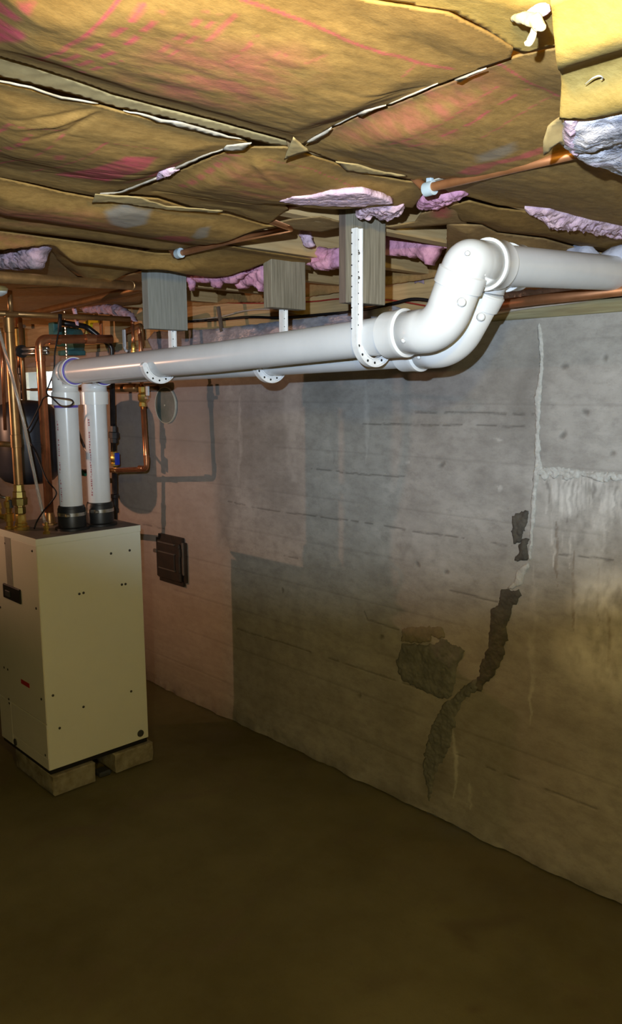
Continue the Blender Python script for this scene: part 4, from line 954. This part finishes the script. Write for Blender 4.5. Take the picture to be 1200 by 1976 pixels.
A1_ = batt('kraft paper batt in the near bay, upper left, with long red stripes',
     [(-60, -60), (600, -60), (640, -28), (700, 0), (865, 25), (940, 62), (990, 92), (985, 112), (935, 130), (875, 152), (800, 180), (735, 205), (690, 219), (640, 242), (596, 270), (575, 283), (552, 268), (480, 248), (400, 226), (300, 201), (220, 180), (140, 151), (60, 126), (-60, 92)], PZ - .004, .020, 11, M['kraft'], .0042, creases=[([(868, 158), (790, 172), (718, 188)], .005, .005), ([(860, 156), (780, 165), (700, 170)], .005, .005), ([(850, 160), (760, 160), (690, 156)], .004, .005), ([(842, 166), (790, 182), (755, 195)], .004, .004), ([(700, 214), (650, 218), (590, 220)], .004, .004), ([(690, 217), (640, 226), (600, 232)], .004, .004), ([(0, 120), (120, 165), (260, 175)], -.006, .01)],
     pr=[('A', [(-10, 32), (45, 46), (48, 52), (32, 66), (-10, 90)], .9, .003), ('A', [(-10, 0), (40, 20), (30, 30), (-10, 20)], .9, .003), ('A', [(32, -4), (66, -4), (54, 9), (40, 4)], .9, .003),
         ('L', [(54, 112), (110, 80), (165, 42), (235, -10)], 6, .95, 0),
         ('L', [(78, 119), (135, 93), (190, 62), (240, 30), (290, -8)], 10, .85, 5), ('L', [(120, 121), (160, 105), (215, 78), (265, 48), (310, 15)], 10, .85, 5), ('L', [(145, 134), (190, 112), (232, 96)], 8, .8, 3),
         ('L', [(308, 78), (350, 50), (395, 20)], 10, .6, 3), ('L', [(325, 88), (375, 55), (422, 27)], 8, .65, 3), ('L', [(400, 62), (430, 44), (452, 30)], 9, .65, 0),
         ('L', [(440, 104), (470, 84), (495, 65)], 9, .6, 2), ('L', [(445, 112), (462, 104)], 8, .55, 0), ('L', [(500, 108), (540, 92), (560, 98)], 9, .45, 3),
         ('A', [(290, 60), (380, 70), (480, 85), (560, 95), (600, 130), (560, 160), (470, 190), (330, 190), (250, 150)], .42, .03),
         ('L', [(440, -4), (520, 26), (600, 55), (700, 97), (810, 131), (870, 147)], 6, .9, 0), ('L', [(810, 131), (778, 147)], 4, .5, 0), ('L', [(590, 112), (625, 105)], 7, .4, 0), ('L', [(600, 225), (640, 222)], 6, .5, 0)])
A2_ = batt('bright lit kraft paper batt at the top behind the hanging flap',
     [(620, -60), (1260, -60), (1260, 40), (1260, 86), (1085, 86), (1010, 103), (985, 94), (940, 60), (868, 22), (702, -4), (640, -32)], PZ - .001, .010, 12, M['kraft_lit'], .008)
B_ = batt('kraft paper batt right of the long tear, with red stripes, above the copper pipe',
     [(586, 288), (596, 273), (640, 246), (690, 222), (740, 206), (800, 183), (878, 155), (938, 132), (1000, 107), (1080, 90), (1260, 90), (1260, 480), (1200, 438), (1110, 425), (1040, 405), (960, 396), (905, 380), (870, 372), (830, 352), (780, 344), (700, 330), (640, 308)], PZ + .001, .022, 13, M['kraft'], .0048,
     pr=[('L', [(950, 140), (1000, 167), (1040, 188), (1078, 206)], 5, .8, 0), ('L', [(790, 271), (850, 252), (900, 237), (960, 214), (1015, 194)], 8, .85, 4), ('L', [(745, 272), (850, 232), (960, 186)], 4, .7, 0),
         ('L', [(760, 265), (800, 250)], 8, .6, 3), ('L', [(930, 258), (1000, 232), (1075, 204)], 4, .55, 0), ('A', [(880, 326), (905, 310), (1000, 293), (1045, 284), (1048, 294), (960, 306), (920, 328)], .7, .004),
         ('A', [(680, 200), (800, 190), (930, 150), (960, 190), (850, 260), (720, 285), (650, 270)], .4, .03)],
     stn=[('A', [(920, 290), (950, 280), (990, 272), (995, 284), (960, 297), (925, 302)], .6, .008)])
C_ = batt('kraft paper batt in the second bay, left of the tear, with dark red blocks',
     [(-60, 148), (60, 172), (120, 190), (190, 204), (240, 218), (300, 233), (380, 254), (470, 272), (484, 281), (430, 288), (390, 303), (345, 322), (300, 348), (262, 360), (190, 378), (185, 378), (120, 366), (60, 352), (-60, 330)], PZ - .002, .018, 14, M['kraft'], .005, creases=[([(195, 206), (110, 212), (0, 212)], .005, .006), ([(195, 208), (100, 222), (10, 224)], -.005, .006), ([(200, 210), (120, 236), (40, 246)], .004, .006), ([(330, 318), (240, 318), (120, 306)], .004, .005), ([(300, 335), (200, 336), (60, 330)], .004, .005)],
     pr=[('L', [(-10, 258), (18, 235)], 5, .8, 0), ('L', [(18, 235), (70, 243), (128, 251)], 4, .6, 0), ('L', [(-10, 292), (30, 272), (58, 252)], 11, .8, 4), ('L', [(128, 252), (60, 298), (-10, 333)], 4, .75, 0), ('L', [(205, 272), (140, 305), (65, 345)], 4, .7, 0),
         ('L', [(205, 272), (300, 286)], 3, .4, 0), ('A', [(108, 349), (150, 328), (185, 315), (240, 295), (302, 298), (280, 315), (238, 335), (205, 358)], .85, .004), ('A', [(105, 290), (125, 290), (120, 300), (105, 300)], .6, .004), ('A', [(240, 360), (300, 335), (350, 312), (345, 320), (300, 345)], .8, .004)])
D_ = batt('kraft paper batt right of the pink showing tear, its far end ragged',
     [(484, 284), (552, 285), (588, 297), (640, 313), (700, 335), (780, 350), (826, 355), (808, 385), (796, 399), (740, 394), (690, 394), (640, 398), (560, 392), (540, 388), (556, 402), (520, 431), (511, 430), (440, 408), (370, 398), (305, 378), (250, 374), (200, 380), (262, 364), (300, 352), (348, 326), (392, 308), (432, 292)], PZ + .002, .022, 15, M['kraft'], .005, creases=[([(300, 372), (420, 378), (560, 388)], .005, .005), ([(500, 428), (460, 405), (340, 392)], -.006, .008), ([(480, 292), (520, 330), (560, 350)], -.004, .008)],
     pr=[('L', [(350, 366), (400, 338), (445, 314)], 15, .55, 6), ('L', [(440, 312), (520, 318), (600, 336), (690, 368), (740, 385)], 3, .6, 0), ('A', [(430, 318), (560, 340), (600, 370), (480, 380), (420, 360)], .35, .03)])
E_ = batt('kraft paper batt in the third bay above the copper pipe, with a grey smear',
     [(-60, 330), (60, 356), (120, 370), (190, 383), (260, 380), (305, 384), (370, 404), (440, 414), (511, 434), (530, 436), (480, 448), (420, 464), (345, 482), (300, 480), (180, 462), (60, 447), (-60, 432)], PZ - .003, .028, 16, M['kraft'], .007,
     pr=[('A', [(280, 455), (320, 438), (360, 440), (372, 448), (345, 458), (300, 464)], .7, .006), ('A', [(-20, 385), (100, 395), (200, 410), (250, 450), (100, 440), (-20, 430)], .5, .04)],
     stn=[('A', [(203, 402), (240, 396), (290, 404), (280, 418), (240, 423), (215, 416)], .85, .006), ('A', [(370, 440), (385, 430), (404, 430), (400, 442), (380, 445)], .7, .004)])
F_ = batt('sagging kraft paper batt in the fourth bay, beyond the copper pipe at left',
     [(-60, 436), (60, 452), (180, 468), (300, 486), (345, 488), (420, 470), (485, 482), (600, 500), (600, 520), (515, 506), (455, 512), (380, 520), (300, 500), (262, 522), (200, 535), (150, 531), (110, 500), (88, 464), (-60, 458)], PZ - .004, .040, 17, M['kraft'], .009, pr=[('A', [(-20, 440), (60, 450), (60, 466), (-20, 462)], .3, .02)])
F2_ = batt('dark kraft paper drooping above the plumbing at the left',
     [(-60, 520), (60, 512), (90, 470), (115, 506), (150, 536), (210, 540), (290, 520), (290, 560), (270, 585), (180, 600), (80, 604), (-60, 604)], PZ - .001, .0, 18, M['kraft_dark'], .014)
G_ = batt('brown kraft paper batt beyond the ragged end, above the vent outlet',
     [(862, 398), (905, 388), (960, 402), (1040, 412), (1110, 430), (1260, 452), (1260, 520), (1180, 490), (1050, 455), (960, 445), (930, 430), (890, 425)], PZ + .004, .018, 19, M['kraft'], .010)
H_ = batt('soiled brown paper with a torn end, left of the vent outlet elbow',
     [(862, 430), (930, 434), (960, 449), (1050, 460), (1180, 496), (1180, 520), (1000, 522), (930, 500), (880, 510), (850, 512), (862, 482)], PZ + .005, .016, 20, M['kraft_dark'], .012)
I_ = batt('reddish brown paper scrap behind the double board block',
     [(742, 438), (800, 428), (812, 412), (850, 400), (880, 388), (905, 405), (900, 430), (820, 436), (760, 442)], PZ + .005, .01, 23, M['kraft_dark'], .010, pr=[('A', [(830, 412), (870, 405), (868, 428), (835, 430)], .8, .01)])
J_ = batt('narrow kraft strip between the two bays left of the double board block',
     [(515, 434), (560, 424), (620, 418), (655, 428), (655, 440), (620, 448), (580, 444)], PZ + .006, .01, 24, M['kraft_dark'], .010)

# torn pale edges and curls (parts of the batts)
torn(C_, [(-20, 152), (0, 157), (60, 168), (120, 189), (190, 201), (182, 202), (118, 193), (60, 172), (-20, 156)], PZ - .007)
torn(C_, [(238, 214), (300, 228), (350, 238), (430, 261), (472, 271), (430, 266), (350, 248), (300, 235)], PZ - .008)
torn(A1_, [(-40, 96), (60, 128), (135, 152), (215, 182), (300, 206), (400, 232), (500, 258), (552, 272), (555, 284), (480, 268), (400, 248), (320, 228), (220, 206), (130, 180), (60, 162), (-40, 140)], PZ + .0035, 'torn_tan')
torn(A1_, [(588, 277), (600, 268), (622, 257), (640, 246), (632, 258), (610, 271)], PZ - .012, seed=3)
torn(A1_, [(640, 245), (690, 220), (735, 206), (690, 223), (655, 239)], PZ - .007, seed=4)
torn(A1_, [(688, 221), (704, 214), (745, 204), (726, 211), (698, 225)], PZ - .014, seed=5)
torn(A1_, [(745, 203), (800, 180), (845, 162), (800, 183), (755, 201)], PZ - .007, seed=6)
torn(A1_, [(877, 155), (902, 146), (938, 132), (922, 141), (888, 158)], PZ - .014, seed=7)
torn(B_, [(548, 308), (558, 284), (566, 266), (596, 292), (578, 298)], PZ - .020, 'torn_tan', seed=8)
torn(D_, [(190, 379), (194, 374), (228, 372), (265, 358), (302, 344), (301, 348), (262, 363), (225, 376)], PZ - .012, seed=9)
torn(D_, [(302, 345), (345, 321), (392, 301), (440, 285), (436, 288), (392, 304), (348, 325)], PZ - .010, seed=10)
torn(D_, [(430, 289), (438, 281), (485, 277), (468, 291), (436, 292)], PZ - .014, seed=11)
torn(D_, [(177, 393), (184, 376), (232, 379), (270, 382), (320, 398), (430, 408), (420, 412), (330, 406), (270, 398), (215, 390)], PZ - .016, 'torn_tan', seed=12)
torn(B_, [(648, 312), (690, 318), (745, 334), (785, 340), (770, 342), (712, 336), (668, 330)], PZ - .006, 'torn_tan', seed=13)
torn(B_, [(828, 349), (850, 344), (875, 345), (860, 352), (835, 354)], PZ - .004, 'torn', seed=14)

# pink wool: one lump each
def wool(label, poly, plane, m='pink', puff=(.02, .02), seed=1, h=.009, rag=.006, back=.02, disp=None):
    return tag(sheet('glass_wool', poly, plane, h * .75, M[m], None, rag * 2.2, seed, puff=(puff[0] * .8, puff[1] * 1.5), back=back, disp=disp), label, 'insulation', 'lumps of pink glass wool')
wool('lilac pink wool strip showing in the gap in front of the double board block', [(538, 390), (562, 381), (600, 380), (640, 374), (700, 371), (735, 382), (760, 393), (700, 398), (640, 399), (575, 395)], ('Z', PZ - .021), 'pink_pale', (.002, .003), 1, .007, .002, .01)
wool('pale pink tuft of wool right above the double board block', [(690, 398), (742, 392), (780, 396), (776, 410), (752, 418), (735, 418), (722, 412), (715, 420), (690, 420), (684, 415), (700, 404)], ('Z', PZ - .008), 'pink_pale', (.012, .012), 2, .006, .004, .01)
wool('pink wool edge below the pale blue clip', [(800, 398), (808, 386), (850, 376), (890, 370), (905, 376), (880, 384), (860, 396), (840, 402), (812, 403)], ('Z', PZ - .002), 'pink', (.012, .012), 3, .006, .004, .02)
wool('mauve wool strip along the paper edge at right', [(1010, 402), (1060, 404), (1110, 418), (1160, 424), (1230, 440), (1230, 455), (1180, 452), (1120, 440), (1060, 434)], ('Z', PZ - .004), 'pink_pale', (.02, .02), 4, .009, .004, .02)
wool('pink wool batt hanging between the two right hand blocks', [(545, 478), (560, 474), (600, 478), (655, 478), (655, 512), (640, 516), (612, 521), (588, 512), (575, 500), (548, 496)], ('Y', 1.72), 'pink', (.035, .03), 5, .009, .006, .03)
wool('small pink tuft sticking up between the two right hand blocks', [(575, 448), (584, 440), (594, 446), (604, 470), (598, 478), (586, 474)], ('Y', 1.60), 'pink_pale', (.018, .014), 6, .006, .004, .01)
wool('pink wool face right of the double board block', [(738, 452), (790, 460), (852, 468), (858, 478), (838, 482), (828, 512), (815, 500), (800, 492), (780, 494), (745, 490)], ('Y', 1.86), 'pink', (.02, .016), 7, .009, .006, .03)
wool('pink wool bulging left of the middle block', [(448, 530), (470, 516), (490, 506), (500, 503), (518, 514), (518, 550), (502, 548), (498, 558), (488, 550), (470, 548), (462, 560), (454, 552), (440, 540)], ('Y', 1.66), 'pink', (.035, .025), 8, .008, .006, .03)
wool('long drooping strip of pink wool above the grey block', [(262, 524), (300, 510), (340, 500), (350, 520), (385, 526), (420, 522), (460, 512), (470, 530), (450, 545), (425, 542), (418, 556), (404, 544), (380, 545), (368, 540), (366, 560), (360, 545), (330, 535), (285, 532)], ('Y', 1.60), 'pink', (.02, .02), 9, .008, .005, .02)
wool('soiled wool showing its cut edge at the far left under the paper', [(-40, 490), (0, 490), (30, 472), (82, 465), (72, 495), (60, 518), (0, 518), (-40, 520)], ('Y', 0.98), 'pink_grey', (.02, .02), 10, .008, .004, .03)
wool('dark purple wool rag between the brassy pipes and the grey block', [(150, 592), (180, 588), (225, 588), (250, 604), (258, 620), (235, 612), (195, 604), (160, 602)], ('Y', 1.85), 'pink_grey', (.02, .02), 11, .008, .005, .02)
wool('thin pink wisp hanging over the brassy pipes', [(138, 592), (144, 592), (148, 610), (150, 628), (146, 628), (142, 610)], ('Y', 1.70), 'pink_pale', (.006, .006), 12, .005, .002, .006)
wool('pink patch of wool in the tear of the second bay', [(300, 348), (308, 332), (325, 327), (345, 328), (325, 340)], ('Z', PZ - .010), 'pink_pale', (.006, .008), 13, .005, .002, .004)
wool('dark purple wool behind the end of the upper brassy pipe', [(240, 545), (262, 534), (288, 530), (288, 548), (262, 550)], ('Y', 1.62), 'pink_grey', (.015, .015), 14, .007, .004, .02)
# cream tuft hanging at the top right
def tuft(label, pts, rad, seed, m):
    pts = spline(pts, 6); bm = ntube(pts, [rad * (0.35 + .65 * math.sin(math.pi * (k + .6) / (len(pts) + .2))) for k in range(len(pts))], 14)
    V = np.array([v.co for v in bm.verts]); d = np.stack([fbm(V * 90, seed + k) for k in range(3)], 1) * rad * .9
    for v, q in zip(bm.verts, d): v.co += Vector(q)
    return tag(obj('wool_tuft', bm, M[m], None, True), label, 'insulation')
tuft('cream wool tuft hanging beside the bright paper flap, upper piece', [P(x, y, Z=z) for x, y, z in [(988, 36, 1.918), (1010, 36, 1.905), (1030, 40, 1.895), (1042, 50, 1.885), (1040, 58, 1.882)]], .0065, 31, 'cream_wool')
tuft('cream curl of wool hanging beside the bright paper flap, lower piece', [P(x, y, Z=z) for x, y, z in [(1030, 50, 1.895), (1028, 66, 1.885), (1022, 80, 1.878), (1012, 85, 1.876)]], .0040, 33, 'cream_wool')
tuft('pinkish roll of torn paper at the top corner of the bright flap', [P(x, y, Z=1.915) for x, y in [(1018, 28), (1040, 20), (1060, 14)]], .006, 35, 'pink_pale')

# hanging flaps at the right
def lerpflap(p):            # the free edge hangs lower
    q = np.c_[p, np.zeros(len(p))]
    return -.006 - .010 * np.sin((p[:, 1] - .7) * 38) - .008 * fbm(q * 9, 7)
o = sheet('paper_flap', [(1062, 14), (1088, 10), (1120, -60), (1260, -60), (1260, 198), (1200, 198), (1140, 203), (1080, 206), (1083, 170), (1078, 110), (1070, 60)], ('Z', 1.872), .007, M['kraft_lit'], None, .001, 41, disp=lerpflap, back=.0025,
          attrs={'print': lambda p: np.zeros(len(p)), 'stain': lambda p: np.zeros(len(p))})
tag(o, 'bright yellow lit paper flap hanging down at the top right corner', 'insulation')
tuft('pale frayed fibres stuck on the bright paper flap', [P(x, y, Z=1.866) for x, y in [(1128, 163), (1142, 152), (1156, 146), (1163, 150), (1158, 154)]], .0008, 37, 'torn')
t = thing('foil_batt', 'torn shiny film covered wool batt hanging at the right edge', 'insulation', P(1150, 280, Z=1.90))
sheet('film_face', [(1086, 226), (1110, 222), (1260, 208), (1260, 372), (1200, 338), (1150, 318), (1110, 300), (1085, 280)], ('Z', 1.868), .007, M['film'], t, .003, 42, puff=(.020, .009), back=.02)
sheet('paper_edge', [(1049, 296), (1048, 268), (1056, 252), (1072, 243), (1092, 226), (1100, 232), (1092, 250), (1088, 280), (1078, 274), (1066, 278)], ('Z', 1.866), .006, M['torn_tan'], t, .001, 43, disp=lambda p: -.006 * np.sin(p[:, 0] * 60), back=.002)
sheet('wool_edge', [(1090, 230), (1118, 224), (1122, 300), (1104, 294), (1088, 276)], ('Z', 1.862), .006, M['pink_pale'], t, .003, 44, puff=(.012, .012), back=.012)

# copper heating pipe in the paper, with two plastic clips
cA, cB, cC = P(1180, 281, Z=1.912), P(838, 360, Z=1.912), P(347, 489, Z=1.912)
t = thing('copper_pipe', 'thin copper pipe crossing under the ceiling paper from the foil batt', 'pipe', cB)
obj('pipe', ntube([cA, P(1000, 322, Z=1.912), cB, cB + (cC - cB) * .025 + np.array([0, 0, .002]), cB + (cC - cB) * .07 + np.array([0, 0, .036]), (cB + cC) / 2 + np.array([0, 0, .04]), cB + (cC - cB) * .60 + np.array([0, 0, .036]), P(560, 441, Z=1.918), P(450, 463, Z=1.912), cC, cC + (cC - cB) * .03, cC + (cC - cB) * .08 + np.array([0, 0, .04]), cC + (cC - cB) * .5 + np.array([0, 0, .04])], .0080, 18), M['copper_paint'], t, True)
for q, lab in ((P(829, 364, Z=1.911), 'pale blue pipe clip near the ragged paper above the big bend'), (P(346, 489, Z=1.911), 'pale blue pipe clip above the grey block at left')):
    t = thing('pipe_clip', lab, 'clip', q)
    d = (cB - cC) / np.linalg.norm(cB - cC)
    obj('collar', nlathe(q - d * .010, d, [(0, .0082), (0, .0125), (.020, .0125), (.020, .0082)], 20), M['clip'], t, angle=40)
    obj('tab', nbox(q + np.array([-.006, -.004, .008]), q + np.array([.006, .004, .024]), .001), M['clip'], t)

# paper hung on the rim board behind the blocks
sheet_ = sheet('rim_paper', [(300, 566), (420, 553), (520, 535), (640, 522), (740, 508), (850, 492), (880, 500), (868, 530), (780, 545), (640, 566), (540, 580), (430, 585), (300, 598)], ('Y', WY + .02), .014, M['kraft_dark'], None, .004, 51, disp=lambda p: .012 * fbm(np.c_[p * 9, np.zeros(len(p))], 9), back=.003, attrs={'print': lambda p: np.zeros(len(p)), 'stain': lambda p: np.zeros(len(p))})
tag(sheet_, 'brown paper strip hung along the rim board behind the blocks', 'insulation')
tag(sheet('pink_scrap', [(798, 538), (816, 530), (818, 548), (806, 544), (800, 547)], ('Y', WY + .075), .006, M['pink_grey'], None, .001, 52, back=.003), 'small pinkish scrap stuck on the rim board left of the big bend', 'insulation')
# bulb above the frame that lights the paper
t = thing('ceiling_bulb', 'bare light bulb in a white holder under the ceiling beside the camera', 'lamp', (-.30, .43, 1.93))
obj('holder', nlathe((-.30, .43, 1.935), (0, 0, -1), [(0, .055), (.012, .055), (.03, .035), (.05, .026), (.06, .022)], 28), M['bulb_base'], t, angle=40)
